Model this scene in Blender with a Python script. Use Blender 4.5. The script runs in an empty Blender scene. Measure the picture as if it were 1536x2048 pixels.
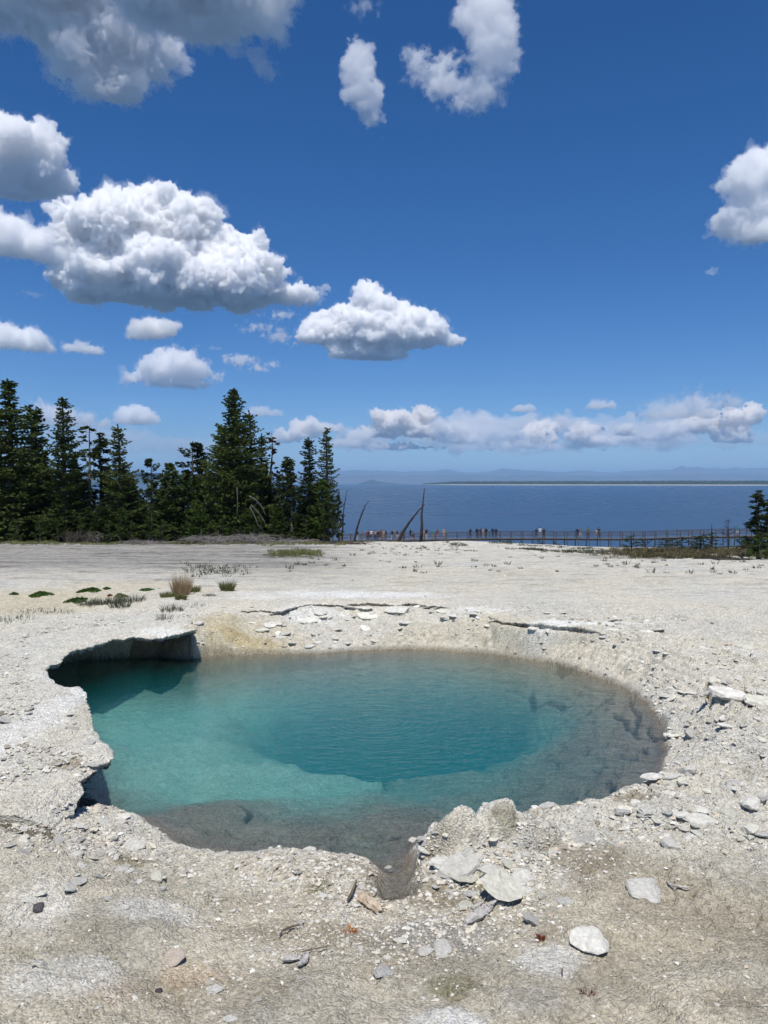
import bpy, bmesh, math, random
import numpy as np
from mathutils import Vector, Matrix

R = math.radians
scene = bpy.context.scene
col = scene.collection

# ---------------------------------------------------------------- camera
CAM_Z = 2.4
PITCH = math.atan(57.0 / 1536.0)
F = 1536.0
cd = bpy.data.cameras.new('camera')
cd.sensor_fit = 'HORIZONTAL'; cd.sensor_width = 36.0; cd.lens = 36.0
cd.clip_start = 0.05; cd.clip_end = 300000.0
cam = bpy.data.objects.new('camera', cd); col.objects.link(cam)
cam.location = (0, 0, CAM_Z)
cam.rotation_euler = (R(90) - PITCH, 0, 0)
scene.camera = cam

# ---------------------------------------------------------------- light
SUN_EL, SUN_AZ = 67.0, 184.0      # azimuth clockwise from +y (the view direction): behind the camera
world = bpy.data.worlds.new('World'); scene.world = world
world.use_nodes = True
wn = world.node_tree.nodes; wl = world.node_tree.links
for n in list(wn): wn.remove(n)
sky = wn.new('ShaderNodeTexSky'); sky.sky_type = 'NISHITA'
sky.sun_disc = False
sky.sun_elevation = R(SUN_EL); sky.sun_rotation = R(SUN_AZ)
sky.altitude = 2400; sky.air_density = 1.0; sky.dust_density = 0.3; sky.ozone_density = 5.0
bg = wn.new('ShaderNodeBackground'); bg.inputs[1].default_value = 0.085
hsv = wn.new('ShaderNodeHueSaturation'); hsv.inputs['Saturation'].default_value = 1.30; hsv.inputs['Hue'].default_value = .507; hsv.inputs['Value'].default_value = 1.20
wo = wn.new('ShaderNodeOutputWorld')
wl.new(sky.outputs[0], hsv.inputs['Color']); wl.new(hsv.outputs[0], bg.inputs[0]); wl.new(bg.outputs[0], wo.inputs[0])

sd = bpy.data.lights.new('sun', 'SUN'); sd.energy = 4.9; sd.angle = R(0.5); sd.color = (1.0, 0.955, 0.88)
sun = bpy.data.objects.new('sun', sd); col.objects.link(sun)
az, el = R(SUN_AZ), R(SUN_EL)
to_sun = Vector((math.sin(az) * math.cos(el), math.cos(az) * math.cos(el), math.sin(el)))
sun.rotation_euler = to_sun.to_track_quat('Z', 'Y').to_euler()
sun.location = (0, -20, 40)

vs = scene.view_settings
vs.view_transform = 'Standard'; vs.look = 'None'; vs.gamma = 1.0; vs.exposure = 0.0
vs.use_curve_mapping = False
cy = scene.cycles
cy.use_denoising = True
cy.max_bounces = 40; cy.diffuse_bounces = 3; cy.glossy_bounces = 3; cy.transmission_bounces = 4
cy.transparent_max_bounces = 16; cy.volume_bounces = 24
cy.sample_clamp_indirect = 6.0
cy.use_adaptive_sampling = True; cy.adaptive_threshold = .012; cy.adaptive_min_samples = 40

# ---------------------------------------------------------------- helpers
def ray(u, v):
    """world direction of photograph pixel (u, v)"""
    x = (u - 768.0) / F; y = -(v - 1024.0) / F
    c, s = math.cos(PITCH), math.sin(PITCH)
    return np.array([x, c + y * s, -s + y * c])

def at_z(u, v, z):
    d = ray(u, v); t = (z - CAM_Z) / d[2]
    return np.array([d[0] * t, d[1] * t, z])

def at_y(u, v, Y):
    d = ray(u, v); t = Y / d[1]
    return np.array([d[0] * t, Y, CAM_Z + d[2] * t])

_perm = np.random.RandomState(7).permutation(256).astype(np.int64)
_perm = np.concatenate([_perm, _perm, _perm])
_g3 = np.random.RandomState(9).normal(size=(256, 3)); _g3 /= np.linalg.norm(_g3, axis=1)[:, None]

def perlin(x, y, z=0.0):
    x, y, z = np.broadcast_arrays(np.asarray(x, float), y, z)
    xi, yi, zi = np.floor(x), np.floor(y), np.floor(z)
    xf, yf, zf = x - xi, y - yi, z - zi
    xi = xi.astype(np.int64) & 255; yi = yi.astype(np.int64) & 255; zi = zi.astype(np.int64) & 255
    f = lambda t: t * t * t * (t * (t * 6 - 15) + 10)
    u, v, w = f(xf), f(yf), f(zf)
    def g(ix, iy, iz, dx, dy, dz):
        h = _g3[_perm[_perm[_perm[ix] + iy] + iz]]
        return h[..., 0] * dx + h[..., 1] * dy + h[..., 2] * dz
    L = lambda a, b, t: a + (b - a) * t
    x0 = L(L(g(xi, yi, zi, xf, yf, zf), g(xi + 1, yi, zi, xf - 1, yf, zf), u),
           L(g(xi, yi + 1, zi, xf, yf - 1, zf), g(xi + 1, yi + 1, zi, xf - 1, yf - 1, zf), u), v)
    x1 = L(L(g(xi, yi, zi + 1, xf, yf, zf - 1), g(xi + 1, yi, zi + 1, xf - 1, yf, zf - 1), u),
           L(g(xi, yi + 1, zi + 1, xf, yf - 1, zf - 1), g(xi + 1, yi + 1, zi + 1, xf - 1, yf - 1, zf - 1), u), v)
    return L(x0, x1, w) * 1.6

_g2a = np.random.RandomState(4).uniform(0, 2 * math.pi, 256)
_g2 = np.stack([np.cos(_g2a), np.sin(_g2a)]).astype(np.float32)
_perm32 = _perm.astype(np.int32)
def perlin2(x, y, seed):
    x = x.astype(np.float32); y = y.astype(np.float32)
    fx, fy = np.floor(x), np.floor(y)
    xi = fx.astype(np.int32) & 255; yi = fy.astype(np.int32) & 255
    x = x - fx; y = y - fy
    u = x * x * x * (x * (x * 6 - 15) + 10); v = y * y * y * (y * (y * 6 - 15) + 10)
    p = np.roll(_perm32[:256], seed % 251); p = np.concatenate([p, p, p])
    a = p[xi]; b = p[xi + 1]
    gx, gy = _g2
    h = p[a + yi]; n00 = gx[h] * x + gy[h] * y
    h = p[b + yi]; n10 = gx[h] * (x - 1) + gy[h] * y
    h = p[a + yi + 1]; n01 = gx[h] * x + gy[h] * (y - 1)
    h = p[b + yi + 1]; n11 = gx[h] * (x - 1) + gy[h] * (y - 1)
    n0 = n00 + u * (n10 - n00); n1 = n01 + u * (n11 - n01)
    return (n0 + v * (n1 - n0)) * 1.5

def fbm(x, y, z=0.0, octv=4, gain=0.5, lac=2.03):
    if np.isscalar(z):
        x = np.asarray(x, float); y = np.asarray(y, float)
        s = 0.0; a = 1.0; k = 1.0; n = 0.0
        for i in range(octv):
            s = s + a * perlin2(x * k + 17.3 * i, y * k - 9.1 * i, int(z * 37) + i * 29); n += a
            a *= gain; k *= lac
        return s / n
    s = 0.0; a = 1.0; k = 1.0; n = 0.0
    for i in range(octv):
        s = s + a * perlin(x * k + 17.3 * i, y * k - 9.1 * i, z * k + 3.7 * i); n += a
        a *= gain; k *= lac
    return s / n

def worley(x, y, seed=0):
    """distance to nearest and second nearest feature point, and the cell's random number"""
    x, y = np.broadcast_arrays(np.asarray(x, float), y)
    xi, yi = np.floor(x).astype(np.int64), np.floor(y).astype(np.int64)
    d1 = np.full(x.shape, 9.0); d2 = np.full(x.shape, 9.0); cid = np.zeros(x.shape)
    for dx in (-1, 0, 1):
        for dy in (-1, 0, 1):
            cx, cyy = xi + dx, yi + dy
            h = _perm[(_perm[(cx + seed) & 255] + cyy) & 255]; h2 = _perm[(h + 71) & 255]; h3 = _perm[(h2 + 13) & 255]
            px = cx + h / 255.0; py = cyy + h2 / 255.0
            d = np.hypot(px - x, py - y)
            m = d < d1
            d2 = np.where(m, d1, np.minimum(d2, d)); cid = np.where(m, h3 / 255.0, cid); d1 = np.where(m, d, d1)
    return d1, d2, cid

def sm(a, b, t):
    t = np.clip((np.asarray(t, float) - a) / (b - a), 0, 1)
    return t * t * (3 - 2 * t)

def mesh_np(name, V, faces, smooth=False):
    """faces: int array (n, 3|4) or a list of such arrays"""
    V = np.asarray(V, np.float32)
    fl = faces if isinstance(faces, list) else [faces]
    fl = [np.asarray(f, np.int32) for f in fl if len(f)]
    m = bpy.data.meshes.new(name)
    m.vertices.add(len(V)); m.vertices.foreach_set('co', V.ravel())
    idx = np.concatenate([f.ravel() for f in fl])
    tot = np.concatenate([np.full(len(f), f.shape[1], np.int32) for f in fl])
    st = np.concatenate([[0], np.cumsum(tot)[:-1]]).astype(np.int32)
    m.loops.add(len(idx)); m.loops.foreach_set('vertex_index', idx)
    m.polygons.add(len(tot)); m.polygons.foreach_set('loop_start', st); m.polygons.foreach_set('loop_total', tot)
    m.polygons.foreach_set('use_smooth', np.full(len(tot), bool(smooth)))
    m.update(calc_edges=True)
    m.validate()
    return m

def link(name, mesh, mat=None, parent=None):
    o = bpy.data.objects.new(name, mesh); col.objects.link(o)
    if mat is not None and not mesh.materials: mesh.materials.append(mat)
    if parent is not None: o.parent = parent
    return o

def tag(o, label=None, cat=None, group=None, kind=None):
    if label: o['label'] = label
    if cat: o['category'] = cat
    if group: o['group'] = group
    if kind: o['kind'] = kind
    return o

def empty(name, loc=(0, 0, 0), rz=0.0):
    o = bpy.data.objects.new(name, None); col.objects.link(o)
    o.location = loc; o.rotation_euler = (0, 0, rz); o.empty_display_size = 0.2
    return o

class Nodes:
    """small wrapper to write materials"""
    def __init__(s, name):
        s.m = bpy.data.materials.new(name); s.m.use_nodes = True
        s.t = s.m.node_tree; s.n = s.t.nodes; s.l = s.t.links
        for x in list(s.n): s.n.remove(x)
        s.out = s.n.new('ShaderNodeOutputMaterial')
    def add(s, t, ins=None, **kw):
        x = s.n.new(t)
        for k, v in kw.items(): setattr(x, k, v)
        for k, v in (ins or {}).items():
            if hasattr(v, 'is_output'): s.l.new(v, x.inputs[k])
            else: x.inputs[k].default_value = v
        return x
    def noise(s, scale, detail=4, rough=0.55, vec=None):
        x = s.add('ShaderNodeTexNoise', {'Scale': scale, 'Detail': detail, 'Roughness': rough})
        if vec is not None: s.l.new(vec, x.inputs['Vector'])
        return x.outputs[0]
    def ramp(s, fac, stops):
        x = s.n.new('ShaderNodeValToRGB'); s.l.new(fac, x.inputs[0])
        cr = x.color_ramp
        while len(cr.elements) > 1: cr.elements.remove(cr.elements[-1])
        cr.elements[0].position = stops[0][0]; cr.elements[0].color = (*stops[0][1], 1)
        for p, c in stops[1:]:
            e = cr.elements.new(p); e.color = (*c, 1)
        return x.outputs[0]
    def mix(s, fac, a, b, mode='MIX'):
        x = s.n.new('ShaderNodeMix'); x.data_type = 'RGBA'; x.blend_type = mode
        for k, v in ((0, fac), (6, a), (7, b)):
            if hasattr(v, 'is_output'): s.l.new(v, x.inputs[k])
            else: x.inputs[k].default_value = (*v, 1) if isinstance(v, tuple) and len(v) == 3 else v
        return x.outputs[2]
    def math(s, op, a, b=0.0):
        x = s.n.new('ShaderNodeMath'); x.operation = op
        for k, v in ((0, a), (1, b)):
            if hasattr(v, 'is_output'): s.l.new(v, x.inputs[k])
            else: x.inputs[k].default_value = v
        return x.outputs[0]

def simple_mat(name, c1, c2, scale=8.0, rough=0.8, bump=0.0, detail=4, spec=0.3, obj_random=0.0):
    N = Nodes(name)
    tc = N.add('ShaderNodeTexCoord').outputs['Object']
    nz = N.noise(scale, detail, 0.6, tc)
    c = N.ramp(nz, [(0.3, c1), (0.7, c2)])
    if obj_random:
        oi = N.add('ShaderNodeObjectInfo').outputs['Random']
        k = N.math('ADD', N.math('MULTIPLY', oi, obj_random), 1.0 - obj_random / 2)
        kk = N.add('ShaderNodeCombineColor', {0: k, 1: k, 2: k}).outputs[0]
        c = N.mix(1.0, c, kk, 'MULTIPLY')
    b = N.add('ShaderNodeBsdfPrincipled', {'Base Color': c, 'Roughness': rough, 'Specular IOR Level': spec})
    if bump:
        bp = N.add('ShaderNodeBump', {'Strength': bump, 'Distance': 0.02, 'Height': nz})
        N.l.new(bp.outputs[0], b.inputs['Normal'])
    N.l.new(b.outputs[0], N.out.inputs[0])
    return N.m
# ---------------------------------------------------------------- haze
def make_haze():
    x0, x1, y0, y1, z0, z1 = -52000, 52000, -3000, 52000, -14.5, 830
    V = [(x, y, z) for z in (z0, z1) for y in (y0, y1) for x in (x0, x1)]
    Fc = np.array([(0, 2, 3, 1), (4, 5, 7, 6), (0, 1, 5, 4), (2, 6, 7, 3), (0, 4, 6, 2), (1, 3, 7, 5)])
    N = Nodes('haze_air')
    pv = N.add('ShaderNodeVolumePrincipled', {'Color': (0.43, 0.70, 1.0, 1), 'Density': 5.6e-5, 'Anisotropy': 0.0})
    N.l.new(pv.outputs[0], N.out.inputs['Volume'])
    o = link('haze', mesh_np('haze', V, Fc), N.m)
    tag(o, 'thin pale blue air over the lake fading the far mountains', kind='stuff')
make_haze()

# ---------------------------------------------------------------- clouds
def cloud_mat(name, dens, tint=None):
    N = Nodes(name)
    pv = N.add('ShaderNodeVolumePrincipled', {'Color': (*(tint or (1, 1, 1)), 1), 'Density': dens, 'Anisotropy': 0.0})
    N.l.new(pv.outputs[0], N.out.inputs['Volume'])
    return N.m
CLOUD_MATS = {}
def ico():
    bm = bmesh.new(); bmesh.ops.create_icosphere(bm, subdivisions=2, radius=1.0)
    V = np.array([v.co[:] for v in bm.verts]); Fc = np.array([[v.index for v in f.verts] for f in bm.faces]); bm.free()
    return V, Fc
ICO_V, ICO_F = ico()

def make_cloud(blobs, base_h, label, seed=1, dens=0.02, flat=True, up=1.0, depth=0.8, group=None, rough=1.0, veil=.6, vd=.12, ragged=0, tint=None, voxel_px=2.6):
    """blobs: ellipses (u, v, ru, rv) in the photograph's pixels; the cloud hangs base_h metres above the lake"""
    rng = np.random.RandomState(seed)
    B = np.array(blobs, float)
    vb = (B[:, 1] + B[:, 3]).max()
    uc = B[:, 0].mean()
    d = ray(uc, vb); t = (base_h - CAM_Z) / d[2]
    P0 = d * t; D = np.hypot(P0[0], P0[1])
    px = np.linalg.norm(P0) / F            # metres per photograph pixel
    fw = np.array([P0[0], P0[1], 0]) / D; rt = np.array([fw[1], -fw[0], 0])
    C, S = [], []
    for (u, v, ru, rv) in B:
        dd = ray(u, v); q = dd * (D / np.hypot(dd[0], dd[1]))
        r = (ru * rv) ** 0.5 * px
        c = q + np.array([0, 0, CAM_Z]) + fw * rng.uniform(-1, 1) * r * 0.3
        C.append(c + np.array([0, 0, rv * px * (up - 1) * .9])); S.append((ru * px, depth * r, rv * px * up))
    spheres = [(C[i], np.array(S[i])) for i in range(len(C))]
    if ragged:                                   # torn cloud: many small puffs with gaps instead of solid lobes
        small = []
        for c, s in spheres:
            n = int(ragged * (s[0] * s[2]) / (spheres[0][1][0] * spheres[0][1][2]) ) + 4
            for _ in range(n):
                v = rng.normal(size=3) * .48; v *= min(1, 1.05 / np.linalg.norm(v))
                p = c + rt * s[0] * v[0] + fw * s[1] * v[1] + np.array([0, 0, s[2] * v[2]]); r = min(s[0], s[2]) * rng.uniform(.12, .46) * (1.25 - np.linalg.norm(v) * .8)
                small.append((p, np.array((r * rng.uniform(1, 1.7), r, r * rng.uniform(.8, 1.6)))))
        spheres = small
    # cauliflower: smaller puffs over the surfaces of the big ones
    allsp = list(spheres)
    area = np.array([s[0] * s[2] for c, s in spheres]); big = np.median([x[2] for x in S]); area = area / area.max()
    for gen, (cnt, k) in enumerate(((16, 0.42), (34, 0.22)) if not ragged else ((4, 0.5),)):
        for (c, s), ar in zip(spheres, area):
            n = int(cnt * (0.35 + 0.65 * ar))
            for _ in range(n):
                th = rng.uniform(0, 2 * math.pi); zz = rng.uniform(-0.5 if flat else -1, 1)
                rr = math.sqrt(1 - zz * zz)
                p = c + s * np.array([0, 0, 0]) + rt * s[0] * rr * math.cos(th) * 0.92 + fw * s[1] * rr * math.sin(th) * 0.92 + np.array([0, 0, s[2] * zz * 0.92])
                r = (s[0] * s[2]) ** 0.5 * k * rng.uniform(0.6, 1.25) * rough
                allsp.append((p, np.array((r * 1.1, r, r * 0.9))))
    Vs, Fs, o = [], [], 0
    for c, s in allsp:
        W = ICO_V * s
        W = W[:, :1] * rt + W[:, 1:2] * fw + W[:, 2:3] * np.array([0, 0, 1]) + c
        Vs.append(W); Fs.append(ICO_F + o); o += len(W)
    V = np.concatenate(Vs) - P0
    me = mesh_np('cloud', V, np.concatenate(Fs))
    tmp = bpy.data.objects.new('cloud_tmp', me); col.objects.link(tmp)
    ext = (V.max(0) - V.min(0)).max()
    md = tmp.modifiers.new('r', 'REMESH'); md.mode = 'VOXEL'; md.voxel_size = max(voxel_px * px, ext / 260.0); md.use_smooth_shade = True
    dg = bpy.context.evaluated_depsgraph_get()
    me2 = bpy.data.meshes.new_from_object(tmp.evaluated_get(dg))
    bpy.data.objects.remove(tmp); bpy.data.meshes.remove(me)
    n = len(me2.vertices); co = np.empty(n * 3, np.float32); me2.vertices.foreach_get('co', co); co = co.reshape(-1, 3).astype(float)
    nr = np.empty(n * 3, np.float32); me2.vertices.foreach_get('normal', nr); nr = nr.reshape(-1, 3)
    hgt = np.median([s[0] for c, s in zip(C, S)]) if False else np.median([x[0] for x in S]) * (.55 if ragged else 1)
    k = 1.0 / (hgt * 0.55)
    q = co * k + seed * 11.3
    f1 = fbm(q[:, 0], q[:, 1], q[:, 2], 6, 0.66)
    bil = np.abs(fbm(q[:, 0] * 2 + 5, q[:, 1] * 2, q[:, 2] * 2, 3, 0.55))
    amp = hgt * 0.34 * rough
    co = co + nr * (amp * (f1 * 0.9 + 0.9 * bil - 0.25))[:, None]
    if flat:                                    # flattened base
        zb = vb_z = np.array([c[2] - s[2] * 0.55 for c, s in spheres]).min() - P0[2]
        zb = zb + 0.35 * amp * fbm(q[:, 0] * 0.8, q[:, 1] * 0.8, 3.3, 3)
        co[:, 2] = np.where(co[:, 2] < zb, zb + (co[:, 2] - zb) * 0.3, co[:, 2])
    # ragged veil around the dense body
    q2 = co * (2.1 / hgt) + seed * 5.7
    w = fbm(q2[:, 0], q2[:, 1], q2[:, 2], 5, 0.68)
    fr = co + nr * (hgt * (.02 + veil * np.clip(w + .05, 0, .8)))[:, None]
    if flat: fr[:, 2] = np.maximum(fr[:, 2], zb - .12 * hgt)
    me3 = me2.copy(); me3.name = 'veil'
    me3.vertices.foreach_set('co', fr.astype(np.float32).ravel()); me3.update()
    me2.vertices.foreach_set('co', co.astype(np.float32).ravel()); me2.update()
    key = round(dens * px, 5)
    # density in optical terms: mean free path of a few pixels
    me2.materials.clear()
    mt = cloud_mat('cloud_droplets', dens / px, tint)
    ob = link('cloud', me2, None); me2.materials.append(mt)
    ob.location = P0
    if veil > 0:
        me3.materials.clear(); me3.materials.append(cloud_mat('cloud_veil', dens * vd / px))
        link('veil', me3, None, ob)
    tag(ob, label, 'cloud', group)
    return ob
# ---------------------------------------------------------------- shapes of the land (plan positions in metres)
LAKE_Z = -9.6
def plan(pts, z=0.0):
    return np.array([at_z(u, v, z)[:2] for u, v in pts])

# water line of the hot spring; the left side runs on under the overhanging crust
WATER = plan([(60,1378),(85,1340),(150,1322),(235,1318),(310,1316),(372,1322),(420,1313),(480,1310),(560,1308),(640,1307),(720,1301),(800,1299),
    (880,1300),(960,1306),(1040,1316),(1110,1328),(1180,1350),(1245,1373),(1290,1402),(1316,1436),(1330,1472),(1334,1502),
    (1322,1528),(1318,1552),(1290,1580),(1255,1597),(1212,1612),(1190,1630),(1130,1641),(1075,1646),(1020,1662),(950,1668),
    (885,1668),(840,1680),(822,1702),(812,1735),(792,1752),(765,1745),(735,1722),(695,1712),(640,1706),(560,1702),(505,1706),(440,1712),
    (385,1700),(350,1686),(322,1664),(292,1642),(245,1627),(196,1612),(140,1608),(95,1588),(75,1540),(85,1470),(70,1420)])
# lip of the crust that overhangs the left side (height 0.42 above the water)
RIM_Z = 0.42
RIM = [(398,1236),(382,1250),(392,1262),(372,1268),(335,1272),(300,1279),(270,1273),(238,1280),(205,1287),(172,1297),(150,1300),(128,1312),(122,1322),
    (100,1326),(90,1338),(97,1356),(113,1372),(135,1377),(158,1374),(170,1384),(172,1402),(181,1432),(186,1456),(198,1474),(216,1486),(227,1499),
    (224,1512),(205,1521),(190,1528),(164,1541),(158,1548),(162,1562),(150,1574),(140,1592),(122,1600),(108,1622)]
rim_xy = plan(RIM, RIM_Z)
RIM_POLY = np.concatenate([rim_xy, np.array([(-1.6, 4.25), (4.0, 4.4), (6.0, 9.5), (2.0, 12.6), (-1.6, 12.4)])])
# step of the crust beyond the far side
LEDGE = plan([(478,1226),(520,1222),(560,1224),(600,1214),(650,1210),(690,1213),(735,1208),(790,1212),(830,1210),(880,1214),(930,1222),(975,1232),(1005,1243),
    (1060,1250),(1110,1254),(1160,1259),(1205,1266),(1250,1268),(1300,1276),(1335,1272)], 0.44)
LEDGE_POLY = np.concatenate([LEDGE, np.array([(8.0, 10.6), (8.0, 2.0), (-8.0, 2.0), (-8.0, 9.0), (-2.9, 11.9)])])

def seg_dist(x, y, P, closed=True):
    d = np.full(x.shape, 1e9)
    Q = np.roll(P, -1, axis=0) if closed else P[1:]
    A = P if closed else P[:-1]
    for (ax, ay), (bx, by) in zip(A, Q):
        ex, ey = bx - ax, by - ay; L = ex * ex + ey * ey + 1e-12
        t = np.clip(((x - ax) * ex + (y - ay) * ey) / L, 0, 1)
        d = np.minimum(d, np.hypot(x - ax - t * ex, y - ay - t * ey))
    return d

def inside(x, y, P):
    r = np.zeros(x.shape, bool); Q = np.roll(P, -1, axis=0)
    for (ax, ay), (bx, by) in zip(P, Q):
        c = (ay > y) != (by > y)
        xx = ax + (y - ay) * (bx - ax) / (by - ay if by != ay else 1e-9)
        r ^= c & (x < xx)
    return r

def sdf(x, y, P):
    """positive outside the polygon"""
    d = seg_dist(x, y, P)
    return np.where(inside(x, y, P), -d, d)

# distance from the water line: the fine jaggedness is part of the shape
def jag(x, y, s=1.0):
    return 0.035 * s * fbm(x * 3.1, y * 3.1, 1.5, 4, 0.6) + 0.02 * s * fbm(x * 11, y * 11, 2.5, 3, 0.6)

CTRL = [  # pixel, height: macro relief of the dry land near the spring
    (60,1260,.46),(60,1380,.44),(60,1500,.43),(60,1600,.40),(220,1500,.42),(170,1400,.42),(250,1275,.43),(380,1250,.45),(480,1215,.46),(620,1195,.47),
    (800,1195,.47),(1000,1215,.47),(1150,1235,.47),(1320,1255,.45),(1480,1300,.42),(1500,1400,.36),(1400,1450,.24),(1500,1550,.26),(1400,1600,.20),
    (1350,1700,.20),(1200,1700,.17),(1060,1660,.17),(950,1655,.20),(870,1680,.18),(1000,1800,.16),(900,1790,.11),(800,1880,.15),(800,2000,.18),
    (560,1760,.13),(400,1760,.14),(300,1700,.17),(200,1680,.22),(120,1650,.30),(60,1720,.30),(200,1850,.24),(500,1950,.19),(1200,1950,.20),(1450,1850,.22),
    (1500,2000,.26),(690,1770,.10),(740,1820,.11),(60,2000,.26)]
CX = np.array([[*at_z(u, v, z)[:2], z] for u, v, z in CTRL])

GX0, GY0, GST, GNX, GNY = -14.0, -10.0, 0.08, 351, 330
_gx, _gy = np.meshgrid(GX0 + GST * np.arange(GNX), GY0 + GST * np.arange(GNY))
_nu = 0; _de = 0
for _cx, _cy, _cz in CX:
    _w = 1.0 / (((_gx - _cx) ** 2 + (_gy - _cy) ** 2) + 0.03) ** 1.6
    _nu = _nu + _w * _cz; _de = _de + _w
GRID = _nu / _de

def macro(x, y):
    """dry land without the bank of the spring"""
    yy = np.array([-10, 0, 2, 12.5, 16, 20, 30, 45, 61, 90, 112, 128, 136, 150, 170, 400.0])
    zz = np.array([.3, .22, .22, .47, .42, .24, -.38, -1.25, -2.32, -4.55, -6.30, -7.45, -8.2, -9.85, -10.6, -11.4])
    far = np.interp(y, yy, zz)
    fx = np.clip((x - GX0) / GST, 0, GNX - 1.001); fy = np.clip((y - GY0) / GST, 0, GNY - 1.001)
    ix = fx.astype(int); iy = fy.astype(int); fx = fx - ix; fy = fy - iy
    near = (GRID[iy, ix] * (1 - fx) + GRID[iy, ix + 1] * fx) * (1 - fy) + (GRID[iy + 1, ix] * (1 - fx) + GRID[iy + 1, ix + 1] * fx) * fy
    k = sm(12.0, 15.0, y)
    z = near * (1 - k) + far * k
    und = fbm(x * 0.09, y * 0.09, 4.4, 3) * 0.22 * sm(22, 60, y) * (1 - sm(100, 125, y))
    # the right side falls lower behind the flat, where the bushes grow
    dip = -(0.35 * sm(24, 34, y) + .65 * sm(60, 90, y)) * sm(0.10, 0.30, x / np.maximum(y, 1)) * (1 - sm(140, 170, y))
    return z + und + dip

CEN = np.array([0.0, 7.5])
def around(x, y, tab):
    """value by compass angle about the middle of the spring: 0 far, 90 right, 180 near, 270 left"""
    a = np.degrees(np.arctan2(x - CEN[0], y - CEN[1])) % 360
    t = sorted(tab); aa = np.array([t[-1][0] - 360] + [p[0] for p in t] + [t[0][0] + 360]); vv = np.array([t[-1][1]] + [p[1] for p in t] + [t[0][1]])
    return np.interp(a, aa, vv)

HOLE = np.array([.18, 9.25])
CRACKS = [([(1418,1352),(1416,1375),(1424,1392),(1440,1394),(1470,1406),(1498,1419)], .36, .06, .16), ([(1482,1370),(1492,1384),(1508,1396),(1507,1412),(1500,1422),(1520,1425),(1536,1427)], .36, .05, .14),
    ([(1332,1500),(1350,1497),(1368,1494),(1382,1492)], .14, .02, .06), ([(1502,1488),(1508,1500),(1526,1504)], .28, .018, .06), ([(1520,1512),(1522,1524),(1508,1530)], .28, .018, .06),
    ([(1455,1572),(1459,1590),(1470,1604)], .22, .02, .06), ([(1350,1640),(1362,1648),(1376,1650)], .2, .03, .07), ([(1282,1626),(1292,1630),(1300,1622)], .18, .02, .05),
    ([(1470,1590),(1490,1602),(1536,1612)], .22, .02, .05),
    ([(128,1545),(126,1562),(122,1580),(128,1598)], .42, .012, .05), ([(92,1395),(100,1410),(97,1425)], .43, .01, .05), ([(20,1472),(45,1466),(70,1462)], .43, .01, .04),
    ([(900,1232),(960,1236),(1020,1250),(1080,1258),(1120,1262)], .38, .03, .09), ([(1150,1272),(1200,1278),(1250,1284),(1296,1290)], .36, .02, .06),
    ([(1036,1288),(1070,1292),(1110,1300)], .2, .012, .05), ([(560,1248),(590,1246),(640,1250)], .36, .015, .05), ([(1228,1290),(1260,1296)], .3, .02, .05)]
BUMPS = [(868,1690,.15,.24,.17,.10),(945,1680,.18,.28,.19,.11),(1035,1674,.18,.26,.20,.12),(1000,1700,.16,.38,.18,.04),(905,1720,.14,.25,.14,.03),(1150,1650,.12,.25,.12,.05),(1380,1400,.3,.5,.35,.07),(1470,1440,.3,.4,.35,.12),
    (1480,1590,.25,.25,.15,.08),(1310,1640,.18,.3,.12,.06),(1180,1880,.2,.13,.10,.05),(590,1735,.12,.5,.12,.05),(690,1775,.1,.25,.12,.05),(880,1770,.1,.3,.1,.03),(200,1660,.2,.4,.15,.04),(430,1292,.1,.3,.18,.06)]
UNDER = [([(930,1312),(990,1330),(1040,1345),(1080,1352),(1120,1368),(1200,1388)], -.22, .05, .25), ([(1185,1365),(1215,1382),(1260,1395),(1300,1398)], -.12, .035, .12),
    ([(1268,1405),(1262,1425),(1278,1440),(1276,1455),(1268,1470),(1275,1482),(1300,1492),(1336,1503)], -.12, .028, .12), ([(1280,1455),(1298,1462),(1298,1475),(1312,1490),(1330,1500)], -.1, .018, .08),
    ([(1062,1410),(1070,1422),(1105,1430),(1135,1445)], -.45, .04, .1), ([(1232,1445),(1250,1462),(1258,1482)], -.2, .03, .08), ([(1218,1560),(1226,1575),(1224,1592),(1242,1596)], -.12, .025, .07),
    ([(1268,1542),(1290,1548),(1300,1554)], -.08, .02, .06), ([(1290,1500),(1292,1515)], -.1, .02, .06), ([(1170,1455),(1200,1448),(1215,1440)], -.35, .03, .08),
    ([(480,1600),(500,1618),(492,1640)], -.15, .03, .06), ([(700,1668),(760,1672),(800,1668)], -.06, .02, .04), ([(640,1676),(668,1680)], -.05, .02, .03)]

def plates(x, y, size, seed, tilt=0.5):
    """broken crust: cells with their own height and tilt, gaps between them"""
    wx = x + 0.35 * size * fbm(x / size * 0.9, y / size * 0.9, seed + .5, 3, .6); wy = y + 0.35 * size * fbm(x / size * 0.9 + 40, y / size * 0.9, seed + .5, 3, .6)
    d1, d2, c = worley(wx / size, wy / size * 1.25, seed)
    tl = tilt * (np.sin(c * 57.0) * (wx / size - np.round(wx / size)) + np.cos(c * 91.0) * (wy / size - np.round(wy / size)))
    gap = 1 - sm(0.0, 0.10, d2 - d1)
    return c - 0.5 + tl * 0.6 - gap * 0.55, gap

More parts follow.
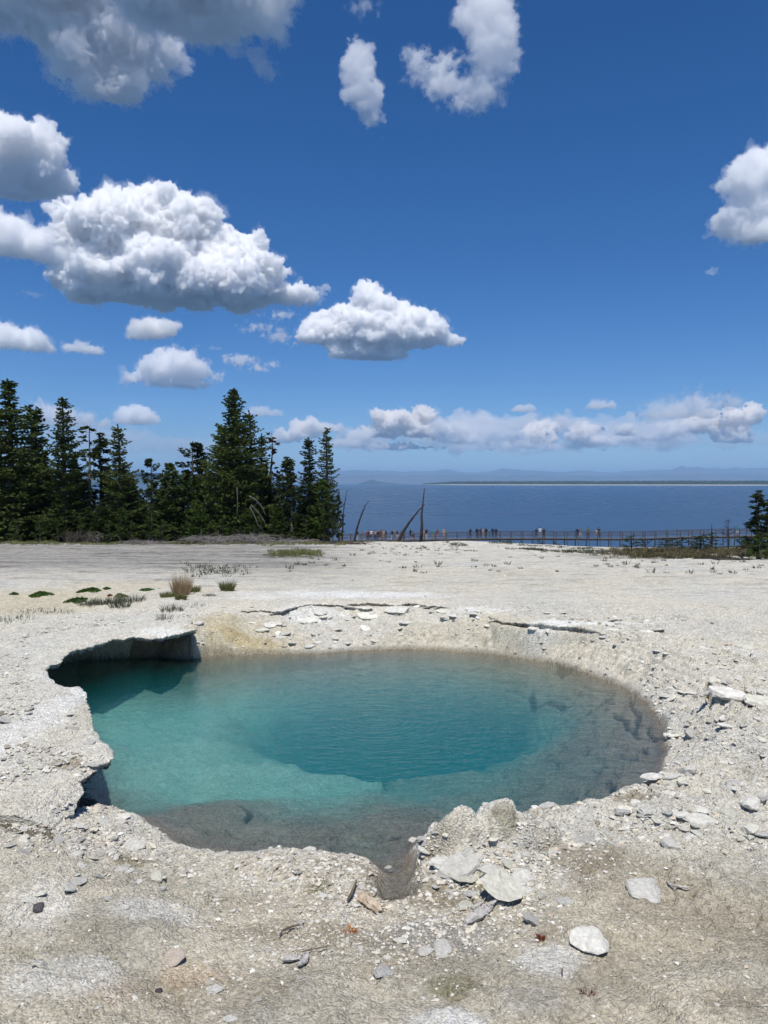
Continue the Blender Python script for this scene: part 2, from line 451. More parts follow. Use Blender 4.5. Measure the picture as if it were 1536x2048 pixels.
BROWN, OLIVE, GREY, TAN, WHITE, ORANGE, PINK, OCHRE = range(8)
PAL = 1.15 * np.array([(.27,.235,.175),(.20,.185,.115),(.27,.265,.25),(.50,.455,.345),(.70,.71,.70),(.45,.30,.17),(.42,.33,.26),(.40,.32,.16)])
SPOTS = [  # colour, u, v, height, half width, half height, strength: stains and bare sand in the crust
    (BROWN,700,1720,.13,300,26,.6),(BROWN,900,1800,.12,110,36,.95),(OLIVE,940,1782,.12,40,22,.75),(BROWN,680,1880,.14,260,40,.6),(BROWN,270,1712,.2,60,20,.9),(OLIVE,255,1720,.2,40,12,.6),
    (BROWN,1180,1720,.17,150,30,.75),(BROWN,1270,1770,.2,170,60,.55),(BROWN,1400,1870,.2,230,90,.5),(GREY,880,1880,.15,130,50,.7),(OLIVE,900,1980,.17,70,32,.8),(BROWN,420,1990,.18,220,60,.5),
    (ORANGE,380,1960,.18,70,30,.30),(PINK,230,1985,.22,60,40,.35),(WHITE,960,1662,.2,130,20,.5),(WHITE,300,1830,.2,110,34,.4),(WHITE,140,1960,.25,130,60,.35),(WHITE,900,2040,.18,90,26,.7),(WHITE,1100,1930,.18,80,40,.5),
    (WHITE,240,1480,.42,90,60,.15),(WHITE,60,1480,.43,70,120,.5),(WHITE,80,1800,.3,90,60,.35),(WHITE,740,1190,.46,190,10,.75),(WHITE,620,1220,.44,80,10,.5),(WHITE,1180,1249,.46,150,6,.8),(WHITE,960,1222,.46,90,7,.6),
    (WHITE,320,1264,.45,70,8,.6),(WHITE,130,1345,.44,60,26,.4),(WHITE,560,1190,.46,120,12,.4),(WHITE,1495,1305,.42,40,16,.4),(TAN,60,1210,.40,260,34,.85),(TAN,250,1180,.35,160,14,.6),(OCHRE,440,1290,.12,50,16,.8),(TAN,500,1280,.2,150,26,.7),
    (OCHRE,500,1302,.02,90,5,.6),(TAN,900,1262,.3,200,20,.55),(TAN,1100,1290,.3,140,14,.4),(BROWN,1270,1612,.15,45,12,.9),(BROWN,840,1648,.1,40,9,.9),(BROWN,610,1700,.05,90,6,.4),(OLIVE,640,1782,.1,35,18,.9),
    (BROWN,760,1775,.08,60,45,.7),(GREY,790,1760,.02,30,50,.9),(BROWN,140,1612,.1,40,12,.8),(TAN,1380,1840,.2,260,130,.25),(BROWN,1460,2010,.25,90,40,.5),(GREY,1050,2010,.18,90,50,.5),(OLIVE,1010,1700,.14,30,12,.6),
    (TAN,1000,1160,.4,500,40,.22),(TAN,200,1430,.42,60,100,.35),(GREY,1040,1660,.17,30,16,.3)]

def land(x, y, dry=False):
    """height and colour of the ground at plan position, in four threads"""
    from concurrent.futures import ThreadPoolExecutor
    shp = x.shape; X = x.ravel(); Y = y.ravel()
    if len(X) < 4000: return _land(x, y, dry)
    parts = [(X[k::8].copy(), Y[k::8].copy()) for k in range(8)]
    with ThreadPoolExecutor(4) as ex: res = list(ex.map(lambda p: _land(p[0], p[1], dry), parts))
    H = np.empty(len(X)); C = np.empty((len(X), 3))
    for k, (h, c) in enumerate(res): H[k::8] = h; C[k::8] = c
    return H.reshape(shp), C.reshape(shp + (3,))

def _land(x, y, dry=False):
    shp = x.shape; x = x.ravel(); y = y.ravel()
    n = len(x); H = macro(x, y)
    C = np.empty((n, 3))
    near = (y > 1.5) & (y < 16) & (np.abs(x) < 12)
    # ------------- colour of the dry crust
    f1 = fbm(x * 0.6, y * 0.6, 7.7, 5, .6); f2 = fbm(x * 4, y * 4, 3.1, 4, .6); f3 = fbm(x * 24, y * 24, 8.1, 3, .7)
    C[:] = np.array([.63, .61, .545])
    C *= (1 + .10 * f1 + .10 * f2 + .16 * f3)[:, None]
    C = C + (np.array([.03, .0, -.045]) * (f1 * 1.2)[:, None])
    fg = (1 - sm(3.8, 5.0, y))
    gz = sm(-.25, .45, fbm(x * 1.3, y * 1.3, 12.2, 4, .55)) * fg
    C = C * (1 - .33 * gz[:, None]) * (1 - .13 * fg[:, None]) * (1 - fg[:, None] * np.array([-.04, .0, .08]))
    lg = sm(14, 22, y + 2 * fbm(x * .2, y * .2, 5, 2)) * sm(0.02, -.14, x / np.maximum(y, 1) + .05 * fbm(x * .1, y * .3, 9, 3))
    C = C * (1 - .40 * lg[:, None]) + np.array([.0, .0, .012]) * lg[:, None]
    # tiers and streaks in the grey flat on the left
    st = fbm(x * .16, y * 1.1, 6.6, 4, .6)
    C *= (1 - .45 * lg * sm(.0, .3, st))[:, None]
    sp = fbm(x * 1.2, y * 3.5, 16.6, 4, .7)
    C *= (1 - .30 * sm(11, 16, y) * sm(.05, .35, sp) - .20 * sm(11, 16, y) * sm(.1, .4, fbm(x * .5, y * 1.5, 26.6, 4, .6)))[:, None]
    scr = sm(60, 95, y + 8 * fbm(x * .05, y * .05, 3, 3)) + sm(0.20, .36, x / np.maximum(y, 1) + .05 * fbm(x * .3, y * .3, 1, 3)) * sm(29, 34, y)
    scr = np.clip(scr, 0, 1) * sm(-.35, .15, fbm(x * .35, y * .12, 9.3, 4, .6))
    C = C * (1 - scr[:, None]) + np.array([.13, .115, .085]) * scr[:, None] * (1 + .5 * f2[:, None])
    shore = sm(132, 138, y)
    C = C * (1 - shore[:, None]) + np.array([.40, .38, .36]) * shore[:, None]
    for ci, u, v, z, ru, rv, s in SPOTS:
        p = at_z(u, v, z)[:2]; q = at_z(u + ru, v, z)[:2]; r1 = at_z(u, v - rv, z)[:2]; r2 = at_z(u, v + rv, z)[:2]
        wx = abs(q[0] - p[0]); wy = (r1[1] - r2[1]) / 2; cy_ = (r1[1] + r2[1]) / 2; cx_ = (r1[0] + r2[0]) / 2
        m = (np.abs(x - cx_) < wx * 2) & (np.abs(y - cy_) < wy * 2)
        if not m.any(): continue
        xx, yy2 = x[m], y[m]
        dd = np.hypot((xx - cx_) / wx, (yy2 - cy_) / wy) + .55 * fbm(xx * 2.2, yy2 * 2.2, ci * 3.3, 5, .68)
        k = s * sm(1.1, .45, dd)[:, None]
        C[m] = C[m] * (1 - k) + PAL[ci] * (1 + .35 * f3[m] + .2 * f2[m])[:, None] * k
    if dry: return H.reshape(shp), np.clip(C, .01, .85).reshape(shp + (3,))
    # ------------- relief
    i = np.where(near)[0]
    xx, yy = x[i], y[i]
    dW = sdf(xx, yy, WATER) + jag(xx, yy)
    w = around(xx, yy, [(0,1.15),(10,.85),(20,.54),(38,.50),(60,.52),(80,.72),(105,.8),(125,.30),(150,.16),(164,.10),(172,.35),(184,.45),(200,.45),(212,.7),(222,1.0),(236,.95),(242,.06),(312,.06),(326,.5),(345,1.3)])
    c = around(xx, yy, [(0,.03),(55,.015),(90,.012),(120,.04),(150,.06),(164,.10),(172,.03),(184,.015),(215,.015),(234,.02),(243,.2),(312,.2),(326,.05),(345,.03)])
    t = np.clip(dW / w, 0, 1)
    prof = np.minimum(c, H[i]) * sm(0, .03, dW) + (H[i] - np.minimum(c, H[i])) * (t ** .8 * (1 - .0 * t))
    rough = around(xx, yy, [(0,1.0),(45,1.0),(80,1.1),(120,1.2),(150,1.0),(180,.8),(215,.9),(250,.7),(300,.6),(330,.9)])
    flat = sm(12.0, 12.6, yy) ; fgz = 1 - sm(3.6, 5.2, yy)
    amp = rough * (1 - .8 * flat) * (1 - .55 * fgz)
    smooth = sm(.1, .5, fbm(xx * .8, yy * .8, 31.1, 3))
    amp = amp * (1 - .55 * smooth)
    p1, g1 = plates(xx, yy, .16, 3); p2, g2 = plates(xx, yy, .065, 9); p3, g3 = plates(xx, yy, .45, 5, .3)
    rel = amp * (.022 * p1 + .013 * p2 + .018 * p3) + (.5 + .5 * amp) * (.012 * fbm(xx * 9, yy * 9, 4, 4, .6) + .005 * fbm(xx * 45, yy * 45, 5, 2, .6)) + .03 * fbm(xx * 1.6, yy * 1.6, 6, 3)
    lump = .05 * np.abs(fbm(xx * 2.6, yy * 2.6, 15, 4, .6)) * around(xx, yy, [(0,.6),(60,1),(100,1),(150,1.3),(180,1),(230,.5),(300,.4)]) * (1 - flat)
    crm = sm(-.05, .3, fbm(xx * 1.1, yy * 1.1, 51, 3, .6)) * sm(.05, .5, rough - .3)
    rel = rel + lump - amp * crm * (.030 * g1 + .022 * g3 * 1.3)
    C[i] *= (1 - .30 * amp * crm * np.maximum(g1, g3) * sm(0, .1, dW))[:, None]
    tk = around(xx, yy, [(0,.85),(60,.85),(95,.55),(130,.3),(200,.0),(320,.1),(345,.6)]) * sm(.06, .2, dW) * (1 - flat)
    pr = prof + .03 * fbm(xx * 1.5, yy * 1.5, 41, 4, .6)
    stp = .052; fz = pr / stp; fi = np.floor(fz); ff = fz - fi
    prof = prof * (1 - tk) + tk * stp * (fi + sm(.42, .58, ff))
    z = prof + rel * sm(0, .12, dW)
    z = np.where(dW > 0, np.maximum(z, .006 + .02 * sm(0, .1, dW)), z)
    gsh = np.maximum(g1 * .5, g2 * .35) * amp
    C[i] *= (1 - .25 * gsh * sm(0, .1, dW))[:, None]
    for pts, zc, wd, dp in CRACKS:
        P = plan(pts, zc); m = np.where((np.abs(xx - P[:, 0].mean()) < 1.5) & (np.abs(yy - P[:, 1].mean()) < 1.2))[0]
        if len(m):
            wd = wd * .7; d = seg_dist(xx[m], yy[m], P, False) + .8 * wd * fbm(xx[m] * 14, yy[m] * 14, 2, 3, .6)
            z[m] -= 1.2 * dp * sm(wd, wd * .45, d)
    for u, v, zc, rx, ry, hh in BUMPS:
        p = at_z(u, v, zc); m = np.where((np.abs(xx - p[0]) < rx * 1.5) & (np.abs(yy - p[1]) < ry * 1.5))[0]
        if len(m):
            dd = np.hypot((xx[m] - p[0]) / rx, (yy[m] - p[1]) / ry) + .35 * fbm(xx[m] * 4, yy[m] * 4, 4.2, 4, .6)
            z[m] = np.where(dW[m] > 0, z[m] + hh * np.clip(1 - dd ** 2, 0, 1) ** .6 * sm(0, .035, dW[m]), z[m])
    # little hollow at the end of the overflow channel
    hp = at_z(794, 1803, .02)[:2]
    ch = plan([(806,1722),(796,1752),(786,1775),(792,1800)], .02)
    dch = seg_dist(xx, yy, ch, False) + .03 * fbm(xx * 9, yy * 9, 3, 3)
    kch = sm(.17, .05, dch)
    z = z * (1 - kch) + (.012 + .006 * fbm(xx * 20, yy * 20, 1, 2)) * kch
    C[i] = C[i] * (1 - .8 * kch[:, None]) + np.array([.15, .14, .125]) * .8 * kch[:, None]
    dh = np.hypot((xx - hp[0]) / .062, (yy - hp[1]) / .08) + .5 * fbm(xx * 16, yy * 16, 9, 2)
    z = np.where(dh < 1.3, z - .22 * sm(1.15, .7, dh), z)
    # ------------- floor of the spring
    s = -dW
    shelf = around(xx, yy, [(0,.10),(25,.10),(50,.22),(75,.55),(95,.75),(125,.65),(150,.5),(165,.5),(180,.55),(200,.45),(222,.40),(235,.35),(260,.25),(300,.2),(330,.12),(350,.08)])
    sh_d = around(xx, yy, [(0,.10),(60,.14),(90,.17),(125,.2),(165,.16),(200,.10),(222,.10),(240,.3),(300,.4),(350,.15)])
    mid = around(xx, yy, [(0,.80),(60,.52),(100,.44),(140,.52),(180,.62),(230,.55),(280,.46),(330,.60)])
    fl = -sh_d * sm(0, .12, s) * (.35 + .65 * sm(.0, 1.0, s / np.maximum(shelf, .1)))
    body = sm(0, 1.0, (s - shelf + .15) / around(xx, yy, [(0,1.0),(90,1.3),(180,2.3),(230,2.3),(260,1.1),(330,1.0)]))
    fl = fl - (mid - sh_d) * body
    hd = np.hypot((xx - HOLE[0]) / np.where(xx < HOLE[0], 1.45, 1.30), (yy - HOLE[1]) / np.where(yy < HOLE[1], 1.25, 1.0)) + .16 * fbm(xx * 1.3, yy * 1.3, 2.2, 4, .55)
    fl = fl - .18 * sm(1.7, .9, hd) * body - 1.3 * sm(1.32, .12, hd) * body
    tk = around(xx, yy, [(0,.4),(40,.6),(60,.55),(130,.55),(150,.5),(200,.2),(330,.2)]) * (1 - body * .7) * sm(.05, .2, s)
    pr = fl + .13 * fbm(xx * 1.5, yy * 1.5, 44, 5, .62); fz = pr / .07; fi = np.floor(fz); ff = fz - fi
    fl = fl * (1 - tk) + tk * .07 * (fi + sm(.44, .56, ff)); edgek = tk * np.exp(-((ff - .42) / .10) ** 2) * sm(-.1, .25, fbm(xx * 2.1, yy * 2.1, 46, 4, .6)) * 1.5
    fl = fl + (.035 * np.clip(p3, -1, 1) * (1 - body * .4) + .02 * p1 + .015 * fbm(xx * 8, yy * 8, 6, 3)) * sm(.05, .35, s) + .10 * fbm(xx * 1.7, yy * 1.7, 3, 4) * body
    ck = np.zeros(len(xx))
    for pts, zc, wd, dp in UNDER:
        P = plan(pts, zc); m = np.where((np.abs(xx - P[:, 0].mean()) < 2.0) & (np.abs(yy - P[:, 1].mean()) < 1.6))[0]
        if len(m):
            d = seg_dist(xx[m], yy[m], P, False) + .7 * wd * fbm(xx[m] * 9, yy[m] * 9, 2, 3, .6)
            fl[m] -= dp * sm(wd, wd * .4, d)
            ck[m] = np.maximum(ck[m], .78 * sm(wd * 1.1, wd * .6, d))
    z = np.where(dW < 0, np.minimum(fl, -.004), z)
    H0 = H[i].copy()
    H[i] = z
    # colour under water
    wet = sm(.05, -.02, dW)[:, None]
    mud = np.array([.185, .165, .14]) * (1 + .35 * fbm(xx * 3, yy * 3, 2, 4, .6) + .2 * f3[i])[:, None]
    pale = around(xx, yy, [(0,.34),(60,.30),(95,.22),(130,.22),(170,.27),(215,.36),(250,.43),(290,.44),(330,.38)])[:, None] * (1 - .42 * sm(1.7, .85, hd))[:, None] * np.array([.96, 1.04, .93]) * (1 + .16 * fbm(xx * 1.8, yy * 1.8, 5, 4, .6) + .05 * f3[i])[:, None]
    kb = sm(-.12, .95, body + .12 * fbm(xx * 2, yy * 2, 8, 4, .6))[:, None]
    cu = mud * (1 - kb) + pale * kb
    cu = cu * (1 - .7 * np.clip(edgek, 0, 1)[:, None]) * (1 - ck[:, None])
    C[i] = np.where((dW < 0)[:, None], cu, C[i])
    edge = np.exp(-(dW / .03) ** 2)[:, None] * .65
    C[i] = C[i] * (1 - edge) + np.array([.20, .17, .12]) * edge * 1.0
    # far ledge: the ground in front lies lower than the crust slab that ends there
    dL = sdf(xx, yy, LEDGE_POLY)
    lx = (xx > LEDGE[0, 0] - .2) & (xx < LEDGE[-1, 0] + .2) & (yy > 9)
    cut = np.where(lx, (.045 + .03 * fbm(xx * 3, yy * 3, 8, 3)) * sm(.16, -.0, dL) * sm(-1.1, -.1, dL) * sm(LEDGE[0, 0] - .2, LEDGE[0, 0] + .3, xx) * sm(LEDGE[-1, 0] + .2, LEDGE[-1, 0] - .5, xx) * (1 - .9 * sm(.7, 1.5, xx)), 0)
    H[i] -= cut
    fill = lx & (xx > .75) & (dL > -.16) & (dW > .05)
    H[i] = np.where(fill, np.maximum(H[i], (H0 - .065 - .02 * fbm(xx * 6, yy * 6, 81, 3)) * 1.0 - .25 * sm(-.04, -.16, dL)), H[i])
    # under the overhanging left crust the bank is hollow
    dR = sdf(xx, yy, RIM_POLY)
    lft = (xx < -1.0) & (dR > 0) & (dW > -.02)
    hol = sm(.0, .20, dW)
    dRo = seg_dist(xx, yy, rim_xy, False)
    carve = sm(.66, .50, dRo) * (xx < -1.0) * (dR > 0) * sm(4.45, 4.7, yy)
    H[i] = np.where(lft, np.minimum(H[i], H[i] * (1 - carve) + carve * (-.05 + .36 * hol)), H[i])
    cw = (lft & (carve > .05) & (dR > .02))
    kc = (.9 * cw * sm(.0, .1, carve))[:, None]; C[i] = C[i] * (1 - kc) + np.array([.13, .11, .075]) * (1 + .4 * f2[i])[:, None] * kc  # dark brown damp rock; its colour also carries the shade of the hollow
    H = H + np.where(near, 0, .012 * fbm(x * 2.2, y * 2.2, 3, 4, .6) * sm(14, 17, y) * 3 + lg * .05 * st)
    return H.reshape(shp), np.clip(C, .01, .85).reshape(shp + (3,))

def crust_colour(x, y):
    return land_colour_only(x, y)

def ground_material():
    N = Nodes('sinter_crust')
    vc = N.add('ShaderNodeVertexColor', layer_name='albedo').outputs[0]
    tc = N.add('ShaderNodeTexCoord').outputs['Object']
    n1 = N.noise(55.0, 6, .75, tc); n2 = N.noise(9.0, 6, .7, tc); n3 = N.noise(230.0, 4, .75, tc)
    nc = N.add('ShaderNodeTexNoise', {'Vector': tc, 'Scale': 12.0, 'Detail': 3.0}).outputs['Color']
    sc = N.add('ShaderNodeVectorMath', {0: nc}, operation='SCALE'); sc.inputs['Scale'].default_value = .014
    wv = N.add('ShaderNodeVectorMath', {0: tc, 1: sc.outputs[0]}, operation='ADD').outputs[0]
    vo = N.add('ShaderNodeTexVoronoi', {'Vector': wv, 'Scale': 75.0, 'Randomness': 1.0})
    ve = N.add('ShaderNodeTexVoronoi', {'Vector': wv, 'Scale': 16.0, 'Randomness': 1.0}, feature='DISTANCE_TO_EDGE').outputs['Distance']
    cell = N.add('ShaderNodeSeparateColor', {0: vo.outputs['Color']}).outputs[0]
    c = N.mix(1.0, vc, N.ramp(n1, [(.28, (.60, .60, .60)), (.5, (1, 1, 1)), (.70, (1.26, 1.25, 1.22))]), 'MULTIPLY')
    c = N.mix(1.0, c, N.ramp(n2, [(.3, (.84, .83, .80)), (.7, (1.12, 1.12, 1.12))]), 'MULTIPLY')
    c = N.mix(1.0, c, N.ramp(n3, [(.3, (.74, .74, .74)), (.7, (1.22, 1.22, 1.22))]), 'MULTIPLY')
    c = N.mix(1.0, c, N.ramp(cell, [(0, (.80, .79, .76)), (.5, (1, 1, 1)), (1, (1.16, 1.16, 1.16))]), 'MULTIPLY')
    peb = N.math('MULTIPLY', vo.outputs['Distance'], -1.3)
    crk = N.math('MULTIPLY', N.math('MINIMUM', N.math('MULTIPLY', ve, 9.0), 1.0), N.ramp(n2, [(.42, (0, 0, 0)), (.58, (1, 1, 1))]))
    h = N.math('ADD', N.math('ADD', N.math('MULTIPLY', n1, 1.1), N.math('MULTIPLY', n3, .35)), N.math('ADD', peb, N.math('MULTIPLY', crk, .22)))
    bp = N.add('ShaderNodeBump', {'Strength': 1.0, 'Distance': 0.009, 'Height': h})
    b = N.add('ShaderNodeBsdfPrincipled', {'Base Color': c, 'Roughness': .92, 'Specular IOR Level': .12})
    N.l.new(bp.outputs[0], b.inputs['Normal']); N.l.new(b.outputs[0], N.out.inputs[0])
    return N.m
GROUND_MAT = ground_material()

def add_albedo(me, C):
    a = me.color_attributes.new('albedo', 'FLOAT_COLOR', 'POINT')
    a.data.foreach_set('color', np.concatenate([C.reshape(-1, 3), np.ones((C.size // 3, 1))], 1).astype(np.float32).ravel())

def build_ground():
    ys = list(np.arange(-8, 2.2, .25)); y = 2.2
    while y < 15:
        ys.append(y); y += min(max(y * y / 1766 * .85, .0055), .0135)
    while y < 60:
        ys.append(y); y += y * y / 1900 * .7 if y < 30 else .45
    while y < 175: ys.append(y); y += 1.6
    ys += [185, 200, 230, 300, 400]
    ys = np.array(ys)
    s = np.linspace(-1, 1, 620)
    ext = np.array([1.06, 1.15, 1.3, 1.6, 2.1, 3, 5, 9, 16])
    s = np.concatenate([-ext[::-1], s, ext])
    W = .56 * np.maximum(ys, 1.0) + .9 
    X = s[None, :] * W[:, None]; Y = np.repeat(ys[:, None], len(s), 1)
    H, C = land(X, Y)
    V = np.stack([X, Y, H], -1).reshape(-1, 3)
    ny, nx = X.shape
    idx = np.arange(ny * nx).reshape(ny, nx)
    Fc = np.stack([idx[:-1, :-1], idx[:-1, 1:], idx[1:, 1:], idx[1:, :-1]], -1).reshape(-1, 4)
    me = mesh_np('ground', V, Fc, smooth=True)
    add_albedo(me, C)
    global G_YS, G_S, G_H
    G_YS, G_S, G_H = ys, s, H
    o = link('ground', me, GROUND_MAT); tag(o, 'pale cracked sinter crust around the hot spring', kind='structure')
    return o

def gz(x, y):
    """height of the ground or of the crust shelf on it"""
    x = np.asarray(x, float); y = np.asarray(y, float)
    j = np.clip(np.searchsorted(G_YS, y) - 1, 0, len(G_YS) - 2)
    fy = np.clip((y - G_YS[j]) / (G_YS[j + 1] - G_YS[j]), 0, 1)
    s_ = x / (.56 * np.maximum(y, 1.0) + .9)
    i = np.clip(np.searchsorted(G_S, s_) - 1, 0, len(G_S) - 2)
    fx = np.clip((s_ - G_S[i]) / (G_S[i + 1] - G_S[i]), 0, 1)
    h = (G_H[j, i] * (1 - fx) + G_H[j, i + 1] * fx) * (1 - fy) + (G_H[j + 1, i] * (1 - fx) + G_H[j + 1, i + 1] * fx) * fy
    if h.ndim == 0: h = h.reshape(1); sc = True; x = x.reshape(1); y = y.reshape(1)
    else: sc = False
    m = (x < -1.2) & (y > 4.6) & (y < 12)
    if m.any():
        d = sdf(x[m], y[m], RIM_POLY)
        h[m] = np.where((d > .01) & (d < 1.1), np.maximum(h[m], macro(x[m], y[m]) + .012), h[m])
    return float(h[0]) if sc else h

def on_ground(u, v, z0=.2):
    """plan position and height where the sight line of a photograph pixel meets the ground"""
    d = ray(u, v); z = z0
    for _ in range(30):
        p = at_z(u, v, z); z2 = gz(p[0], p[1])
        z = z * .5 + z2 * .5
    return at_z(u, v, z)

def build_slab(name, poly, x0, x1, y0, y1, step, thick, reach, keep, lift=.012):
    """sheet of crust ending in a broken edge along poly, hollow under it"""
    xs = np.arange(x0, x1, step); ys = np.arange(y0, y1, step)
    X, Y = np.meshgrid(xs, ys)
    D = sdf(X, Y, poly) + .018 * fbm(X * 7, Y * 7, 5.5, 4, .65) + .010 * fbm(X * 25, Y * 25, 1.5, 2, .6)
    ok = (D > 0) & (D < reach) & keep(X, Y)
    gy, gx = np.gradient(D, step)
    gl = np.hypot(gx, gy) + 1e-6
    snap = np.where((D > 0) & (D < step * 1.1), D, 0)
    PX = X - gx / gl * snap; PY = Y - gy / gl * snap
    _, C = land(X, Y, True)
    top = macro(X.ravel(), Y.ravel()).reshape(X.shape)
    p1, g1 = plates(X, Y, .16, 3); p2, g2 = plates(X, Y, .065, 9); p3, _ = plates(X, Y, .45, 5, .3)
    rel = .016 * p1 * .55 + .008 * p2 * .6 + .010 * p3 + .012 * fbm(X * 9, Y * 9, 4, 4, .6) + .005 * fbm(X * 45, Y * 45, 5, 2, .6) + .03 * fbm(X * 1.6, Y * 1.6, 6, 3)
    Z = top + rel + lift + .03 * sm(.5, .0, D) * fbm(X * 3.2, Y * 3.2, 2.9, 3) - .012 * sm(.05, 0, D) - (.05 * sm(reach * .8, reach, D))
    C = np.broadcast_to(np.array([.52, .50, .45]), X.shape + (3,)) * (1 + .12 * fbm(X * 3, Y * 3, 2, 4)[..., None] + .12 * fbm(X * 22, Y * 22, 2, 2)[..., None]) * (1 - .12 * np.maximum(g1, g2))[..., None] * .0 + C * (1 + .0)
    cells = ok[:-1, :-1] & ok[:-1, 1:] & ok[1:, 1:] & ok[1:, :-1]
    idx = -np.ones(X.shape, int); used = np.zeros(X.shape, bool)
    for a, b in ((0, 0), (0, 1), (1, 1), (1, 0)):
        used[a:X.shape[0] - 1 + a, b:X.shape[1] - 1 + b] |= cells
    n = used.sum(); idx[used] = np.arange(n)
    T = thick * (.65 + .6 * fbm(X * 2.1, Y * 2.1, 14, 3)) + .02 * fbm(X * 12, Y * 12, 4, 3)
    if name == 'crust_ledge': T = T * (1 + .6 * sm(.3, 1.6, X))
    T = np.clip(T, .025, .3)
    Vt = np.stack([PX, PY, Z], -1)[used]
    inner = sm(0, .12, D) * 0 
    back = np.clip(.012 + .02 * fbm(X * 9, Y * 9, 8, 3), 0, .05)
    Vb = np.stack([PX + gx / gl * back, PY + gy / gl * back, Z - T], -1)[used]
    rings = []
    for ri, rk in enumerate((.12, .30, .34, .62, .66, .9)):
        off = (-.010, -.004, .016, .010, .030, .024)[ri] + .014 * fbm(X * 9, Y * 9, 61 + ri // 2 * 7, 4, .65)
        rings.append(np.stack([PX + gx / gl * off, PY + gy / gl * off, Z - T * np.clip(rk + .10 * fbm(X * 6, Y * 6, 71 + ri // 2, 3), .03, .97)], -1)[used])
    NR = len(rings) + 1
    q = np.stack([idx[:-1, :-1], idx[:-1, 1:], idx[1:, 1:], idx[1:, :-1]], -1)[cells]
    e = np.concatenate([q[:, [0, 1]], q[:, [1, 2]], q[:, [2, 3]], q[:, [3, 0]]])
    key = {}
    es = np.sort(e, 1); code = es[:, 0].astype(np.int64) * n + es[:, 1]
    un, first, cnt = np.unique(code, return_index=True, return_counts=True)
    be = e[first[cnt == 1]]
    walls = np.concatenate([np.stack([be[:, 1] + k * n, be[:, 0] + k * n, be[:, 0] + (k + 1) * n, be[:, 1] + (k + 1) * n], 1) for k in range(NR)])
    Fc = np.concatenate([q, q[:, ::-1] + NR * n, walls])
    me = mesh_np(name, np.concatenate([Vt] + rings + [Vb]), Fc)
    CC = np.concatenate([C[used]] + [C[used] * k for k in (.95, .88, .8, .8, .7, .6)] + [ C[used] * np.array([.40, .34, .26])])  # edge darkens downward; underside browned, shade below the lip put into colour
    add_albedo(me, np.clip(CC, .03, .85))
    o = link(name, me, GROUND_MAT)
    return o

GROUND = build_ground()
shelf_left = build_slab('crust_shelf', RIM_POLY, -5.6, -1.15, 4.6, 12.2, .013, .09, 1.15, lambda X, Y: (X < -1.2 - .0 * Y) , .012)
tag(shelf_left, 'jagged white crust shelf overhanging the left side of the hot spring', kind='structure')
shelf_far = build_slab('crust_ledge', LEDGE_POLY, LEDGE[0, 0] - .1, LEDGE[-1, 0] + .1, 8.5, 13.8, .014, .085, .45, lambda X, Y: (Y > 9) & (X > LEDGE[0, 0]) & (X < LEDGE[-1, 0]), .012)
tag(shelf_far, 'thin broken crust ledge along the far bank of the hot spring', kind='structure')

# ---------------------------------------------------------------- water of the spring
def spring_water():
    N = Nodes('spring_water')
    tc = N.add('ShaderNodeTexCoord').outputs['Object']
    c1 = at_z(752, 1440, 0)
    mp = N.add('ShaderNodeMapping', {'Vector': tc, 'Location': (-c1[0], -c1[1], 0)}).outputs[0]
    wv = N.add('ShaderNodeTexWave', {'Vector': mp, 'Scale': 4.2, 'Distortion': 1.2, 'Detail': 2.0, 'Detail Scale': 1.5}, wave_type='RINGS', rings_direction='Z', wave_profile='SIN')
    ln = N.add('ShaderNodeVectorMath', {0: mp}, operation='LENGTH').outputs['Value']
    fall = N.ramp(N.math('MULTIPLY', ln, .4), [(0.0, (.9,) * 3), (.10, (1,) * 3), (.35, (.35,) * 3), (1.0, (0.05,) * 3)])
    ring = N.math('MULTIPLY', wv.outputs['Fac'], fall)
    st = N.add('ShaderNodeMapping', {'Vector': tc, 'Scale': (1.0, 2.2, 1.0), 'Rotation': (0, 0, R(-12))}).outputs[0]
    n1 = N.noise(5.0, 3, .55, st); n2 = N.noise(19.0, 3, .6, st)
    h = N.math('ADD', N.math('MULTIPLY', n1, 1.0), N.math('ADD', N.math('MULTIPLY', n2, .38), N.math('MULTIPLY', ring, .16)))
    bp = N.add('ShaderNodeBump', {'Strength': .35, 'Distance': .030, 'Height': h})
    fr = N.add('ShaderNodeFresnel', {'IOR': 1.33, 'Normal': bp.outputs[0]})
    gl = N.add('ShaderNodeBsdfGlossy', {'Roughness': .02, 'Color': (1, 1, 1, 1), 'Normal': bp.outputs[0]})
    tr = N.add('ShaderNodeBsdfTransparent')
    mx = N.add('ShaderNodeMixShader', {0: fr.outputs[0], 1: tr.outputs[0], 2: gl.outputs[0]})
    N.l.new(mx.outputs[0], N.out.inputs['Surface'])
    ab = N.add('ShaderNodeVolumeAbsorption', {'Color': (.01, .71, .74, 1), 'Density': .68})
    scv = N.add('ShaderNodeVolumeScatter', {'Color': (.03, .44, .52, 1), 'Density': .27, 'Anisotropy': 0.0})
    ad = N.add('ShaderNodeAddShader', {0: ab.outputs[0], 1: scv.outputs[0]})
    N.l.new(ad.outputs[0], N.out.inputs['Volume'])
    x0, x1, y0, y1, z0 = -4.6, 3.2, 3.6, 11.6, -3.6
    V = [(x, y, z) for z in (z0, 0.0) for y in (y0, y1) for x in (x0, x1)]
    Fc = np.array([(0, 2, 3, 1), (4, 5, 7, 6), (0, 1, 5, 4), (2, 6, 7, 3), (0, 4, 6, 2), (1, 3, 7, 5)])
    o = link('spring_water', mesh_np('spring_water', V, Fc), N.m)
    tag(o, 'clear turquoise water filling the hot spring', kind='structure')
spring_water()

